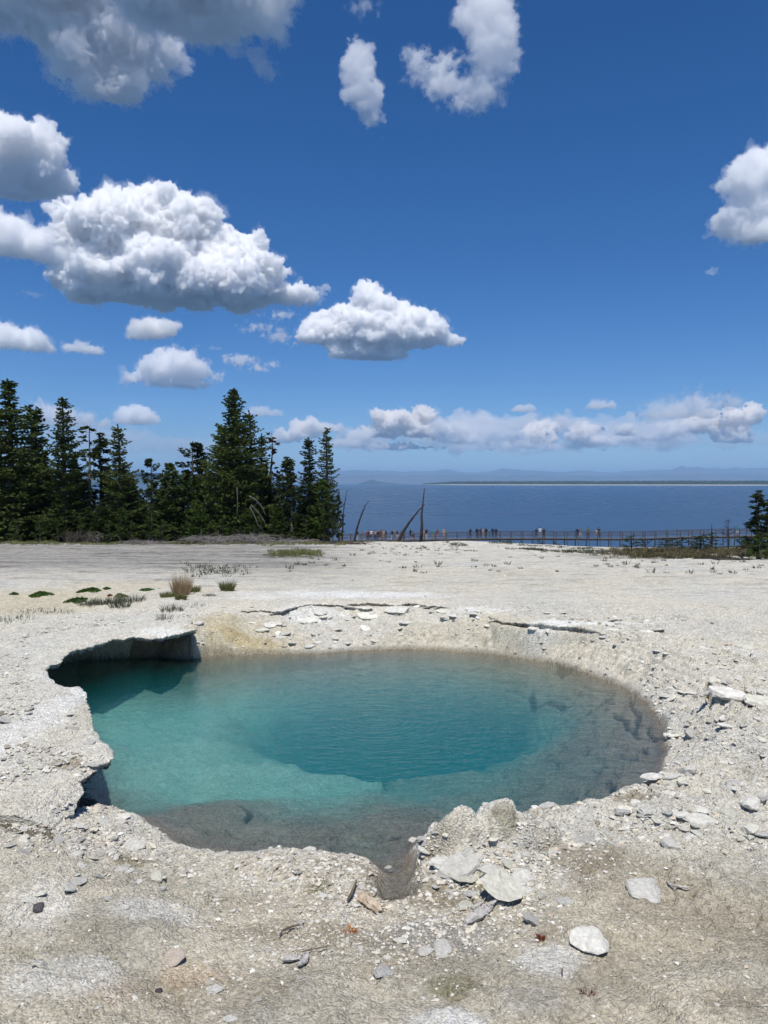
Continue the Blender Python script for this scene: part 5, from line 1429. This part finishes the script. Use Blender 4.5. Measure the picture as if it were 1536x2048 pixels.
brush(425, 1075, 55.5, 2.3, .8, 110, 3, M_BARKG, 'grey tangle of dead branches below the big dense spruce')
brush(505, 1072, 55.5, 2.2, .9, 100, 4, M_BARKG, 'second grey tangle of dead branches right of the first')
brush(150, 1076, 58, 1.6, 1.2, 60, 5, M_BARK, 'brown dead brush under the broad pointed spruce')
brush(185, 1078, 59, 1.6, 1.1, 50, 6, M_BARKG, 'thin grey brush under the half-dead pine')
brush(290, 1079, 57, 2.6, .4, 60, 7, M_BARKG, 'low dead twigs along the edge of the tree gap')
brush(575, 1080, 55, 2.4, .4, 60, 9, M_BARKG, 'low dead twigs along the foot of the narrow conifers')
brush(690, 1084, 52, 2.0, .3, 50, 10, M_BARK, 'dark twigs at the end of the conifers')
# pale arching dead limbs hanging out of the trees
def limb(pix, D, r, label):
    P = np.array([at_y(u, v, D) for u, v in pix]); m = MB(); t = np.linspace(0, len(P) - 1, 12)
    Q = np.stack([np.interp(t, np.arange(len(P)), P[:, k]) for k in range(3)], 1)
    m.tube(Q - P[-1], np.linspace(r, r * .3, 12) * .75, 5); o = link('dead_limb', m.mesh('dead_limb', True), M_LIMB); o.location = P[-1]; tag(o, label, 'dead branch', 'pale dead limbs below the big spruce', 'thing')
limb([(498,992),(512,1000),(524,1014),(532,1032)], 56.4, .07, 'uppermost pale dead limb arching out below the big spruce')
limb([(502,1010),(516,1024),(528,1040),(532,1056)], 56.6, .055, 'middle pale dead limb arching out below the big spruce')
limb([(500,1014),(510,1034),(516,1050),(528,1062)], 56.2, .06, 'lowest pale dead limb arching out below the big spruce')
limb([(474,975),(475,1000),(474,1036)], 57.0, .06, 'straight pale dead stem in front of the big spruce')

# ---------------------------------------------------------------- small plants on the flat
M_CUSH = needle_mat('cushion_leaves', (.03, .07, .012), (.10, .19, .04))
M_SAGE = needle_mat('grey_green_leaves', (.05, .06, .04), (.15, .16, .11))
M_GRASS_T = needle_mat('tan_grass', (.40, .29, .17), (.66, .52, .34), .4)
M_GRASS_G = needle_mat('yellow_green_grass', (.10, .12, .04), (.28, .28, .12), .35)
M_RED = needle_mat('red_leaves', (.14, .03, .02), (.30, .08, .05))
M_ORG = needle_mat('orange_leaves', (.35, .12, .03), (.60, .28, .10))
M_SCRUBB = needle_mat('brown_scrub_leaves', (.06, .06, .028), (.17, .14, .08))
def blades(n, r, h, w, seed, lean=.5, flat=1.0):
    rg = np.random.RandomState(seed); a = rg.uniform(0, 6.28, n); q = r * np.sqrt(rg.uniform(0, 1, n))
    P = np.stack([q * np.cos(a), q * np.sin(a) * flat, np.zeros(n)], 1)
    d = np.stack([np.cos(a) * lean * q / r, np.sin(a) * lean * q / r, np.ones(n)], 1) + rg.normal(size=(n, 3)) * .22 * lean
    d /= np.linalg.norm(d, axis=1)[:, None]; L = (h * rg.uniform(.45, 1.1, n))[:, None]
    s = np.stack([-np.sin(a * 3), np.cos(a * 3), np.zeros(n)], 1) * w
    bend = np.stack([d[:, 0], d[:, 1], -.15 * np.ones(n)], 1) * L * .25
    V = np.stack([P - s, P + s, P + d * L * .6 + s * .7, P + d * L * .6 - s * .7, P + d * L + bend], 1).reshape(-1, 3)
    b = np.arange(n)[:, None] * 5
    return V, b + np.array([[0, 1, 2, 3]]), b + np.array([[3, 2, 4]])
def cushion(n, rx, ry, h, sz, seed):
    rg = np.random.RandomState(seed); a = rg.uniform(0, 6.28, n); q = np.sqrt(rg.uniform(0, 1, n))
    k = 1 + .25 * np.sin(a * 3 + seed) + .15 * np.sin(a * 5 + seed * 2)
    P = np.stack([rx * q * np.cos(a) * k, ry * q * np.sin(a) * k, h * (1 - q ** 2) * rg.uniform(.3, 1.1, n)], 1)
    d = rg.normal(size=(n, 3)); d[:, 2] = np.abs(d[:, 2]) + .5; d /= np.linalg.norm(d, axis=1)[:, None]
    return tufts(P, d, sz, sz * .4, rg, 2)
def small(kind, u, v, wpx, hpx, mat_, label, name, cat, n, seed, group=None, kindtag='thing'):
    p = on_ground(u, v, .3 if v > 1150 else 0.); dist = math.hypot(p[1], 1e-6 + CAM_Z - p[2]); k = dist / F
    if kind == 'c': V, q = cushion(n, wpx * k * .85, wpx * k * 1.1, hpx * k * .8, max(.02, 2.6 * k), seed); me = mesh_np(name, V, q)
    else: V, q, t = blades(n, wpx * k, hpx * k * 1.05, max(.0020, .42 * k), seed, .30 if hpx > 30 else .55); me = mesh_np(name, V, [q, t])
    o = link(name, me, mat_); o.location = (p[0], p[1], gz(p[0], p[1]) - .005); tag(o, label, cat, group, kindtag)
    return o
G1 = 'green plant cushions left of the spring'
small('c',82,1190,23,8,M_CUSH,'oval bright green plant cushion, the one farthest from the tan grass','cushion_plant','plant',900,1,G1)
small('c',28,1189,9,5,M_CUSH,'smallest dark green cushion at the frame edge','cushion_plant','plant',250,2,G1)
small('c',180,1182,24,7,M_CUSH,'long bright green cushion behind the grey-green plants','cushion_plant','plant',900,3,G1)
small('c',155,1202,22,8,M_CUSH,'green cushion merging into the grey-green plants','cushion_plant','plant',700,4,G1)
small('c',293,1181,14,5,M_CUSH,'thin flat green cushion near the tan grass','cushion_plant','plant',400,5,G1)
small('c',213,1178,7,4,M_CUSH,'tiny green cushion beside the long bright one','cushion_plant','plant',150,6,G1)
small('c',240,1194,14,9,M_GRASS_G,'yellow-green cushion among grey-green plants','cushion_plant','plant',350,7,G1)
small('c',220,1192,5,4,M_RED,'dark reddish tuft among grey-green plants','cushion_plant','plant',90,17)
for i, (u, v, w, n) in enumerate([(185,1211,26,260),(215,1209,30,340),(262,1203,28,280),(240,1214,20,160),(345,1222,22,160),(330,1238,16,60),(30,1240,40,110),(75,1225,36,120),(120,1228,30,80),(390,1214,26,50)]):
    small('b',u,v,w,16 if i < 6 else 11,M_SAGE,['upright grey-green stems left of the yellow-green cushion','thickest patch of grey-green stems','grey-green stems right of the yellow-green cushion','grey-green stems in front of the yellow-green cushion','small grey-green patch on white crust','sparse dark sprigs on white crust above the shelf',
      'dry grey weeds at the frame edge','dry grey weeds on tan sand','thin dry weeds between tan sand and crust','scattered dry sprigs right of the tan grass'][i],'weed_patch','weeds',n,20+i,'low weeds left of the spring','stuff')
small('b',362,1190,16,46,M_GRASS_T,'tallest feathery tan grass tuft','grass_tuft','grass tuft',420,41,'grass tufts left of the spring')
small('b',334,1194,12,13,M_GRASS_G,'squat yellowish grass tuft left of the tallest tan one','grass_tuft','grass tuft',420,42,'grass tufts left of the spring')
small('b',362,1199,10,13,M_GRASS_G,'small green-gold tuft in front of the tallest tan one','grass_tuft','grass tuft',320,43,'grass tufts left of the spring')
small('b',383,1183,16,14,M_GRASS_G,'low green-gold tuft right of the tallest tan one','grass_tuft','grass tuft',420,44,'grass tufts left of the spring')
small('b',455,1181,12,22,M_GRASS_G,'lone dark-based grass tuft on white crust','grass_tuft','grass tuft',420,45,'grass tufts left of the spring')
small('b',418,1192,13,6,M_SAGE,'flat green sprig between the tufts','weed_patch','weeds',120,46)
small('b',700,1865,11,10,M_ORG,'orange dried tuft in the gravel below the driftwood plank','dry_tuft','plant',150,47)
small('b',1175,1990,11,9,M_RED,'dark red seedling alone on pale gravel','red_plant','plant',90,48)
small('b',1080,1878,6,14,M_RED,'dark red sprout beside the upright grey rock','red_plant','plant',70,49)
# spread of dry tufts over the far flat and scrub: nobody could count them
def scatter(name, mat_, label, n, seed, box, r, h, w, nb, dens):
    rg = np.random.RandomState(seed); m = n * 8; u = rg.uniform(box[0], box[1], m); v = rg.uniform(box[2], box[3], m)
    dx = (u - 768) / F; dy = -(v - 1024) / F; c, s = math.cos(PITCH), math.sin(PITCH); D2 = c + dy * s; D3 = -s + dy * c
    # first hit of the sight line with the ground
    ys = np.geomspace(10, 128, 90); hit = np.full(m, -1.0)
    for Y in ys:
        t = Y / D2; z = CAM_Z + D3 * t; below = (z < gz(dx * t, np.full(m, Y))) & (hit < 0); hit[below] = Y
    ok = (hit > 0); x = dx / D2 * hit; y = hit
    keep = ok & (rg.uniform(0, 1, m) < dens(u, v, x, y)); x, y = x[keep][:n], y[keep][:n]
    y = y + rg.uniform(-.5, .5, len(y)) * .05 * y; x = x + rg.uniform(-.5, .5, len(y)) * .01 * y
    z = gz(x, y); Vs, Q, T = [], [], []; off = 0
    for k in range(len(x)):
        sc = rg.uniform(.5, 1.3); V, q, t = blades(nb, r * sc, h * sc * rg.uniform(.6, 1.2), w, int(rg.randint(1e6)), .7)
        Vs.append(V + np.array([x[k], y[k], z[k] - .01])); Q.append(q + off); T.append(t + off); off += len(V)
    o = link(name, mesh_np(name, np.concatenate(Vs), [np.concatenate(Q), np.concatenate(T)]), mat_); tag(o, label, kind='stuff')
nz = lambda x, y, s, k: fbm(x * s, y * s * .5, k, 4, .6)
scatter('dry_weeds', M_SCRUBB, 'dry brown weeds dotted over the far side of the crust flat', 240, 3, (560, 1540, 1086, 1150), .08, .13, .010, 12, lambda u, v, x, y: .05 + sm(.05, .3, nz(x, y, .25, 3)) * sm(1140, 1090, v))
scatter('scrub', M_SCRUBB, 'brown and grey scrub between the flat and the boardwalk', 620, 4, (1150, 1540, 1080, 1124), .28, .22, .02, 26, lambda u, v, x, y: sm(28, 36, y) * sm(-.1, .2, nz(x, y, .12, 9)) * sm(1180, 1290, u + 0 * v) * sm(1126, 1108, v - .08 * (u - 1300)))
scatter('scrub', M_SAGE, 'grey-green low scrub between the flat and the boardwalk', 420, 5, (900, 1540, 1080, 1118), .24, .16, .02, 22, lambda u, v, x, y: sm(27, 36, y) * sm(0, .25, nz(x, y, .15, 19)) * sm(1116, 1092, v - .03 * (u - 1200)))
scatter('grass', M_GRASS_G, 'yellow-green grass fringe under the conifers', 700, 6, (0, 690, 1070, 1092), .22, .22, .018, 22, lambda u, v, x, y: sm(1092, 1082, v - 4 * nz(x, y, .1, 9)) * (y > 38))
scatter('grass', M_GRASS_G, 'olive grass patch on the flat before the conifers', 170, 7, (530, 645, 1101, 1116), .14, .17, .01, 26, lambda u, v, x, y: np.exp(-((u - 592) / 42) ** 2 - ((v - 1108) / 5.0) ** 2))
scatter('dry_weeds', M_SAGE, 'faint dry weeds in the grey flat left of the spring', 110, 8, (380, 560, 1120, 1160), .08, .12, .008, 10, lambda u, v, x, y: .5 * np.exp(-((u - 410) / 60) ** 2 - ((v - 1142) / 10.0) ** 2))

# ---------------------------------------------------------------- driftwood
def driftwood(pix, r, label, name='driftwood', split=0, seed=1, mat_=None, lift=.02, level=None):
    if level: P = np.array([at_z(u, v, level) for u, v in pix])
    else:
        P = np.array([on_ground(u, v) for u, v in pix]); P[:, 2] = [gz(p[0], p[1]) + lift for p in P]
    t = np.linspace(0, len(P) - 1, 11); Q = np.stack([np.interp(t, np.arange(len(P)), P[:, k]) for k in range(3)], 1); o0 = Q.mean(0)
    rg = np.random.RandomState(seed); m = MB(); prof = np.interp(np.linspace(0, 1, 11), [0, .1, .5, .9, 1], [.35, .9, 1, .7, .25])
    m.tube(Q - o0, r * prof, 9, .22, seed)
    for k in range(split):
        a, b = sorted(rg.choice(11, 2, replace=False)); off = rg.normal(size=3) * r * np.array([1.1, 1.1, .4])
        if b - a < 3: b = min(10, a + 4)
        m.tube(Q[a:b + 1] - o0 + off, r * .38 * prof[a:b + 1], 5, .3, seed + k)
        m.tube([Q[b] - o0 + off, Q[b] - o0 + off + (Q[b] - Q[a]) * .22 + rg.normal(size=3) * r], [r * .25, r * .06], 4)
    o = link(name, m.mesh(name, False), mat_ or M_DRIFT); o.location = o0; tag(o, label, 'driftwood' if name == 'driftwood' else 'twig', None, 'thing')
driftwood([(932,1852),(948,1842),(965,1832),(985,1820)], .026, 'splintered grey driftwood piece lying against the largest cream slab', split=6, seed=3)
driftwood([(952,1808),(963,1816),(973,1822)], .006, 'thin pale stick behind the splintered driftwood', 'twig', 0, 4)
driftwood([(716,1799),(735,1810),(764,1828)], .022, 'tan split driftwood plank beside the overflow channel', split=5, seed=5, mat_=simple_mat('tan_driftwood', (.34, .27, .19), (.60, .50, .38), 40, .85, .5))
driftwood([(695,1812),(704,1795),(714,1770)], .008, 'dark stick standing out of the bank above the tan plank', 'twig', 0, 6, M_TWIG, .03)
driftwood([(565,1927),(585,1925),(603,1923)], .014, 'short forked driftwood piece with white grain', split=5, seed=7)
driftwood([(597,1938),(610,1930),(617,1916)], .013, 'curved grey driftwood piece next to the forked one', split=3, seed=8)
driftwood([(558,1880),(566,1868),(585,1860),(602,1858)], .005, 'thin forked twig on gravel', 'twig', 2, 9, M_TWIG)
driftwood([(1334,1765),(1340,1776),(1358,1780),(1380,1784)], .007, 'hooked pale twig on open brown sand', 'twig', 0, 10)
driftwood([(1400,1392),(1412,1387),(1420,1383)], .02, 'white branch piece poking from the deep crack', split=3, seed=11, level=.40)
driftwood([(1417,1376),(1425,1385),(1427,1392)], .018, 'grey weathered stump of wood in the deep crack', split=3, seed=12, level=.41)
driftwood([(400,1265),(404,1258),(401,1248)], .010, 'pale curved root on the ochre bank by the overhang', 'twig', 0, 13)
driftwood([(1385,1116),(1440,1121),(1500,1122)], .03, 'long dark fallen branch on the flat before the scrub', split=2, seed=14, mat_=M_CHAR, lift=.05)
driftwood([(1124,1945),(1125,1958)], .004, 'short dark twig upright in pale gravel', 'twig', 0, 15, M_TWIG)
driftwood([(600,1912),(660,1900)], .003, 'hair-thin straight twig across the gravel', 'twig', 0, 16, M_TWIG)
# ---------------------------------------------------------------- boardwalk with its railings
M_WOODG = simple_mat('weathered_boardwalk_wood', (.055, .045, .045), (.13, .11, .105), 3, .9, .2)
M_DECK = simple_mat('boardwalk_deck', (.07, .06, .06), (.15, .14, .13), 3, .9, .2)
DECK = [(680,1081.5,129),(760,1080.2,129),(850,1079,128.5),(900,1077.6,128),(1000,1076.3,127),(1090,1076,126.5),(1200,1077,126),(1290,1076.5,125),(1340,1074.5,124),(1420,1072.5,123),(1520,1071,122),(1640,1070,121)]
DK = np.array([at_y(u, v, D) for u, v, D in DECK])
seg = np.r_[0, np.cumsum(np.linalg.norm(np.diff(DK[:, :2], axis=0), axis=1))]
def deck_at(s): return np.array([np.interp(s, seg, DK[:, k]) for k in range(3)])
W2 = 1.1
def dirn(s):
    a, b = deck_at(max(0, s - .5)), deck_at(min(seg[-1], s + .5)); d = b - a; d[2] = 0; d /= np.linalg.norm(d); return d
board = empty('boardwalk', DK[0]); O = DK[0]
def part(m, name, mt, par, smooth=False):
    return link(name, m.mesh(name, smooth), mt, par)
def beam(m, a, b, w, h):
    a = np.array(a, float); b = np.array(b, float); d = b - a; L = np.linalg.norm(d); n = np.array([-d[1], d[0], 0]); n /= np.linalg.norm(n) + 1e-9; up = np.array([0, 0, 1.0])
    c = []
    for p in (a, b):
        for su in (-1, 1):
            for sn in (-1, 1): c.append(p + n * sn * w / 2 + up * su * h / 2)
    m.add(np.array(c), [(0, 1, 3, 2), (4, 6, 7, 5), (0, 4, 5, 1), (2, 3, 7, 6), (0, 2, 6, 4), (1, 5, 7, 3)])
n_seg = int(seg[-1] // 3.2); cuts = np.linspace(0, seg[-1], n_seg + 1)
for i in range(n_seg):
    m = MB(); a, b = deck_at(cuts[i]) - O, deck_at(cuts[i + 1]) - O
    dd = (b - a) / np.linalg.norm(b - a); a = a + dd * .01; b = b - dd * .01
    beam(m, a - [0, 0, .03], b - [0, 0, .03], 2 * W2, .06); part(m, 'deck_section', M_DECK, board)
    for sd in (-1, 1):
        nrm = np.array([-dd[1], dd[0], 0]) * sd * (W2 - .12); m = MB(); beam(m, a + nrm - [0, 0, .17], b + nrm - [0, 0, .17], .08, .2); part(m, 'joist', M_WOODG, board)
tag(board, 'long weathered wooden boardwalk running along the lake shore', 'boardwalk', None, 'thing')
rail_root = []
for sd, nm in ((-1, 'weathered wooden railing on the near side of the boardwalk'), (1, 'weathered wooden railing on the lake side of the boardwalk')):
    r = empty('railing', O); rail_root.append(r); tag(r, nm, 'railing', None, 'thing')
    npst = int(seg[-1] // 1.75); ps = np.linspace(0, seg[-1], npst + 1); tops = []
    for s in ps:
        p = deck_at(s); d = dirn(s); n = np.array([-d[1], d[0], 0]) * sd * (W2 + .06); q = p + n; g = min(gz(q[0], q[1]), p[2] - .25)
        g = max(g - .1, p[2] - 3.2); m = MB(); m.box((0, 0, (p[2] + 1.06 - g) / 2), (.11, .11, p[2] + 1.06 - g), math.atan2(d[1], d[0])); o = part(m, 'post', M_WOODG, r); o.location = (q[0] - O[0], q[1] - O[1], g - O[2]); tops.append(q - O)
    for i in range(npst):
        for hh, w, h in ((1.08, .14, .04), (.93, .04, .08), (.52, .04, .08)):
            m = MB(); n = tops[i + 1] - tops[i]; off = np.array([n[1], -n[0], 0]) / np.linalg.norm(n) * .078 * (1 if sd < 0 else -1) * (0 if hh > 1 else 1)
            beam(m, tops[i] + [0, 0, hh] + off, tops[i + 1] + [0, 0, hh] + off, w, h); part(m, 'rail', M_WOODG, r)
# diagonal braces under the raised part
for u in (1290, 1308, 1318, 1372, 1500):
    k = int(np.argmin(np.abs([((deck_at(s)[0] / deck_at(s)[1]) * F + 768) - u for s in cuts]))); p = deck_at(cuts[k]) - O
    for a in (-1, 1):
        m = MB(); beam(m, p + [a * .9, -W2, -.2], p + [0, -W2, -1.0], .06, .12); part(m, 'brace', M_WOODG, board)

# ---------------------------------------------------------------- visitors
def person_mesh(pose):
    """one continuous body grown over a posed skeleton; materials by region"""
    P = {'pel': (0, 0, .93), 'spi': (0, 0, 1.12), 'che': (0, .0, 1.32), 'nec': (0, .0, 1.48), 'hed': (0, .015, 1.60), 'top': (0, .01, 1.70)}
    lean = 0.0
    if pose == 'lean': lean = .22
    for k in ('spi', 'che', 'nec', 'hed', 'top'):
        x, y, z = P[k]; P[k] = (x, y + lean * (z - .93) * 1.1, z - lean * (z - .93) * .12)
    for s, t in ((-1, 'l'), (1, 'r')):
        st = (.22 * s if pose == 'walk' else 0)
        P['hi' + t] = (.10 * s, 0, .90); P['kn' + t] = (.11 * s, .02 + st * .7, .50); P['an' + t] = (.12 * s, -.02 + st * 1.1, .09); P['to' + t] = (.13 * s, .13 + st * 1.1, .04)
        cx, cyy, cz = P['che']; P['sh' + t] = (.19 * s, cyy, cz + .08)
        if pose == 'stand': e, w, h = (.25 * s, cyy - .03, 1.12), (.25 * s, cyy + .05, .90), (.25 * s, cyy + .08, .82)
        elif pose == 'rail' or pose == 'lean': e, w, h = (.26 * s, cyy + .12, cz - .18), (.20 * s, cyy + .36, 1.13), (.18 * s, cyy + .44, 1.12)
        elif pose == 'photo': e, w, h = (.27 * s, cyy + .13, cz - .10), (.12 * s, cyy + .30, 1.52), (.09 * s, cyy + .32, 1.58)
        else: e, w, h = (.26 * s, cyy - .10 * s, 1.12), (.24 * s, cyy + .12 * -s, .93), (.24 * s, cyy + .18 * -s, .86)
        P['el' + t], P['wr' + t], P['ha' + t] = e, w, h
    names = list(P); E = [('pel', 'spi'), ('spi', 'che'), ('che', 'nec'), ('nec', 'hed'), ('hed', 'top')]
    for t in 'lr': E += [('pel', 'hi' + t), ('hi' + t, 'kn' + t), ('kn' + t, 'an' + t), ('an' + t, 'to' + t), ('che', 'sh' + t), ('sh' + t, 'el' + t), ('el' + t, 'wr' + t), ('wr' + t, 'ha' + t)]
    Rr = {'pel': (.15, .11), 'spi': (.14, .10), 'che': (.16, .11), 'nec': (.055, .055), 'hed': (.085, .10), 'top': (.07, .085), 'hi': (.095, .095), 'kn': (.06, .06), 'an': (.042, .045), 'to': (.045, .03), 'sh': (.07, .065), 'el': (.045, .045), 'wr': (.032, .03), 'ha': (.038, .025)}
    me = bpy.data.meshes.new('body'); me.from_pydata([P[n] for n in names], [(names.index(a), names.index(b)) for a, b in E], [])
    ob = bpy.data.objects.new('t', me); col.objects.link(ob)
    sk = ob.modifiers.new('s', 'SKIN'); 
    for n, v in zip(names, me.skin_vertices[0].data): v.radius = Rr.get(n, Rr.get(n[:2])); v.use_root = (n == 'pel')
    ob.modifiers.new('u', 'SUBSURF').levels = 1
    m2 = bpy.data.meshes.new_from_object(ob.evaluated_get(bpy.context.evaluated_depsgraph_get())); bpy.data.objects.remove(ob)
    m2.name = 'body'
    return m2
def cloth(name, c): return simple_mat(name, tuple(x * .8 for x in c), tuple(min(1, x * 1.1) for x in c), 12, .9, 0, 2, .1)
CL_ = {'black': cloth('black_cloth', (.015, .015, .018)), 'navy': cloth('navy_cloth', (.02, .03, .07)), 'white': cloth('white_cloth', (.65, .65, .65)), 'red': cloth('dull_red_cloth', (.20, .05, .06)), 'pink': cloth('pink_cloth', (.45, .25, .27)),
       'blue': cloth('blue_cloth', (.08, .16, .30)), 'teal': cloth('teal_cloth', (.05, .28, .30)), 'grey': cloth('grey_cloth', (.16, .16, .17)), 'tan': cloth('tan_cloth', (.38, .32, .25)), 'green': cloth('olive_cloth', (.12, .14, .06)), 'maroon': cloth('maroon_cloth', (.09, .02, .03)), 'yellow': cloth('yellow_cloth', (.45, .40, .10))}
SKIN = cloth('skin', (.42, .27, .20)); HAIR = cloth('dark_hair', (.03, .02, .015)); HAT = cloth('pale_hat', (.55, .52, .45)); SHOE = cloth('shoes', (.05, .05, .05))
BODY = {p: person_mesh(p) for p in ('stand', 'rail', 'lean', 'walk', 'photo')}
def cut_mesh(src, shorts, short_sleeve, hat):
    m = src.copy(); n = len(m.polygons)
    cs = np.empty(n * 3, np.float32); m.polygons.foreach_get('center', cs); cs = cs.reshape(-1, 3); z = cs[:, 2]; idx = np.zeros(n, np.int32)      # 0 top
    r = np.abs(cs[:, 0])
    idx[z < .94] = 1
    idx[(z < (.52 if shorts else .10))] = 2
    idx[z < .10] = 4
    idx[(r > .215) & (z < 1.0) & (z > .7)] = 2
    fy = cs[:, 1] - np.interp(z, [.9, 1.7], [0, cs[z > 1.5][:, 1].mean()])
    if short_sleeve: idx[(z > .70) & (z < 1.7) & ((r > .235) & (z < 1.25) | ((fy > .20)))] = 2
    head = (z > 1.47) & (r < .10) & (fy < .2); idx[head] = 2
    idx[head & ((z > 1.635) | (fy < .02) & (z > 1.53))] = 3
    m.materials.clear()
    m.polygons.foreach_set('material_index', idx)
    m.polygons.foreach_set('use_smooth', np.ones(n, bool))
    return m
# (u, v of the feet, pose, facing: 1 = to the lake, shirt, trousers, shorts, size, label)
PEOPLE = [
 (714,1079,'photo',1,'black','white',0,.98,'person in dark top and white trousers beside the curved dead trunk'),
 (725,1079,'stand',1,'grey','tan',1,.95,'person in grey top right of the one beside the curved dead trunk'),
 (734,1079.5,'stand',1,'red','maroon',0,.93,'person in dull red top at the start of the dense crowd'),
 (737.5,1079.5,'rail',1,'maroon','black',0,1.0,'person in maroon close behind the one in dull red'),
 (742.5,1078.5,'stand',1,'white','black',1,1.05,'tall person in white top and dark shorts'),
 (749,1079,'rail',1,'maroon','maroon',0,.97,'person in dark maroon right of the tall white-topped one'),
 (751,1078.8,'stand',1,'tan','black',0,.98,'person in tan top half hidden in the crowd'),
 (755.5,1079,'stand',1,'black','black',0,.93,'shorter person all in black in the crowd'),
 (760,1079,'stand',1,'red','navy',1,1.03,'person in dull red top and navy shorts in the crowd'),
 (764,1079,'rail',1,'black','tan',1,1.05,'person in black top leaning on the rail in the thick of the crowd'),
 (767.5,1079,'stand',1,'tan','yellow',1,1.03,'person in tan top and yellowish shorts at the end of the crowd'),
 (770.5,1078.6,'stand',1,'black','navy',0,1.03,'last dark figure of the dense crowd'),
 (784.5,1079.5,'stand',1,'black','white',0,.98,'person in black top and long white skirt'),
 (788.5,1079.5,'walk',-1,'grey','grey',0,1.02,'person in grey walking next to the white skirt'),
 (794.5,1079.5,'stand',1,'navy','white',1,.97,'person in navy top left of the leaning dead trunk'),
 (803,1079.5,'stand',1,'red','black',0,.95,'person in dull red seen just behind the leaning dead trunk'),
 (808,1078.5,'rail',1,'blue','red',0,1.05,'person in blue top right of the leaning dead trunk'),
 (821,1078.5,'rail',1,'black','black',1,1.05,'broad person in black alone between the two dead trunks'),
 (826,1078.5,'stand',1,'blue','navy',1,.93,'smaller person in blue beside the broad one in black'),
 (848,1077.5,'stand',1,'pink','pink',0,.98,'person in pink just right of the upright dead trunk'),
 (853,1077.5,'photo',1,'black','white',0,1.06,'person in black top and white trousers right of the pink one'),
 (865.5,1077,'stand',1,'teal','tan',1,1.02,'slim person in teal standing alone'),
 (875,1077,'stand',1,'red','pink',0,1.0,'person in red top and pale skirt standing alone'),
 (888,1076.5,'stand',-1,'tan','tan',0,1.08,'tall person in pale tan clothing before the gap in the crowd'),
 (941,1075.6,'photo',1,'black','black',0,.98,'dark figure raising a camera left of the seven visitors'),
 (954.5,1075.5,'rail',1,'black','navy',0,1.04,'broad dark figure at the rail, first of the tight row of four'),
 (962,1075.5,'lean',1,'navy','black',0,1.02,'stooping dark figure, second of the tight row of four'),
 (967,1075.5,'stand',1,'tan','pink',1,.98,'pale-clothed figure, third of the tight row of four'),
 (972.5,1075.2,'stand',1,'black','black',0,1.08,'tallest dark figure, last of the tight row of four'),
 (986,1075.6,'rail',1,'navy','black',0,1.04,'dark figure leaning on the rail where the doubled rails begin'),
 (992.5,1075.8,'stand',1,'black','black',0,1.0,'slender dark figure next to the doubled rails'),
 (1074,1076.2,'rail',1,'navy','black',0,.94,'left one of the trio in the middle of the boardwalk'),
 (1081,1076,'stand',1,'white','tan',0,1.06,'white-topped one of the trio in the middle of the boardwalk'),
 (1088,1076.2,'stand',1,'black','black',0,.95,'right one of the trio in the middle of the boardwalk'),
 (1155,1076.6,'lean',-1,'navy','black',0,1.05,'bent figure in navy, first past the middle of the boardwalk'),
 (1162,1076.8,'stand',1,'grey','white',1,1.0,'figure in grey beside the bent one in navy'),
 (1177,1076.8,'photo',1,'green','black',0,1.08,'figure in olive raising both arms'),
 (1193,1076.8,'stand',1,'tan','tan',1,.95,'smaller pale figure next to the large navy one'),
 (1199,1076.8,'lean',1,'navy','navy',0,1.1,'large figure in navy leaning over the rail'),
 (1475,1071.6,'photo',-1,'teal','white',1,1.0,'lone person in teal near the small pine at the frame edge'),
]
cache = {}
for u, v, pose, face, top, bot, sh, sc, lab in PEOPLE:
    s = float(np.interp(u, [(p[0] / p[1]) * F + 768 for p in DK], seg)); p = deck_at(s); d = dirn(s); n = np.array([-d[1], d[0], 0])
    key = (pose, sh, sh or top in ('white', 'tan', 'teal')); 
    if key not in cache: cache[key] = cut_mesh(BODY[pose], sh, key[2], False)
    me = cache[key]
    if not len(me.materials):
        for _ in range(5): me.materials.append(SKIN)
    o = bpy.data.objects.new('person', me); col.objects.link(o)
    for i, mt in enumerate((CL_[top], CL_[bot], SKIN, HAIR, SHOE)): o.material_slots[i].link = 'OBJECT'; o.material_slots[i].material = mt
    off = (W2 - .55) if pose in ('rail', 'lean') and face > 0 else ((hash(lab[:7]) % 5) * .0 + .25 * math.sin(u * 3.1))
    q = p + n * off; o.location = (q[0], q[1], p[2] + .0); o.rotation_euler = (0, 0, math.atan2(d[1], d[0]) + (0 if face > 0 else math.pi) + .35 * math.sin(u))
    o.scale = (sc, sc, sc); tag(o, lab, 'person', 'visitors standing on the boardwalk', 'thing')
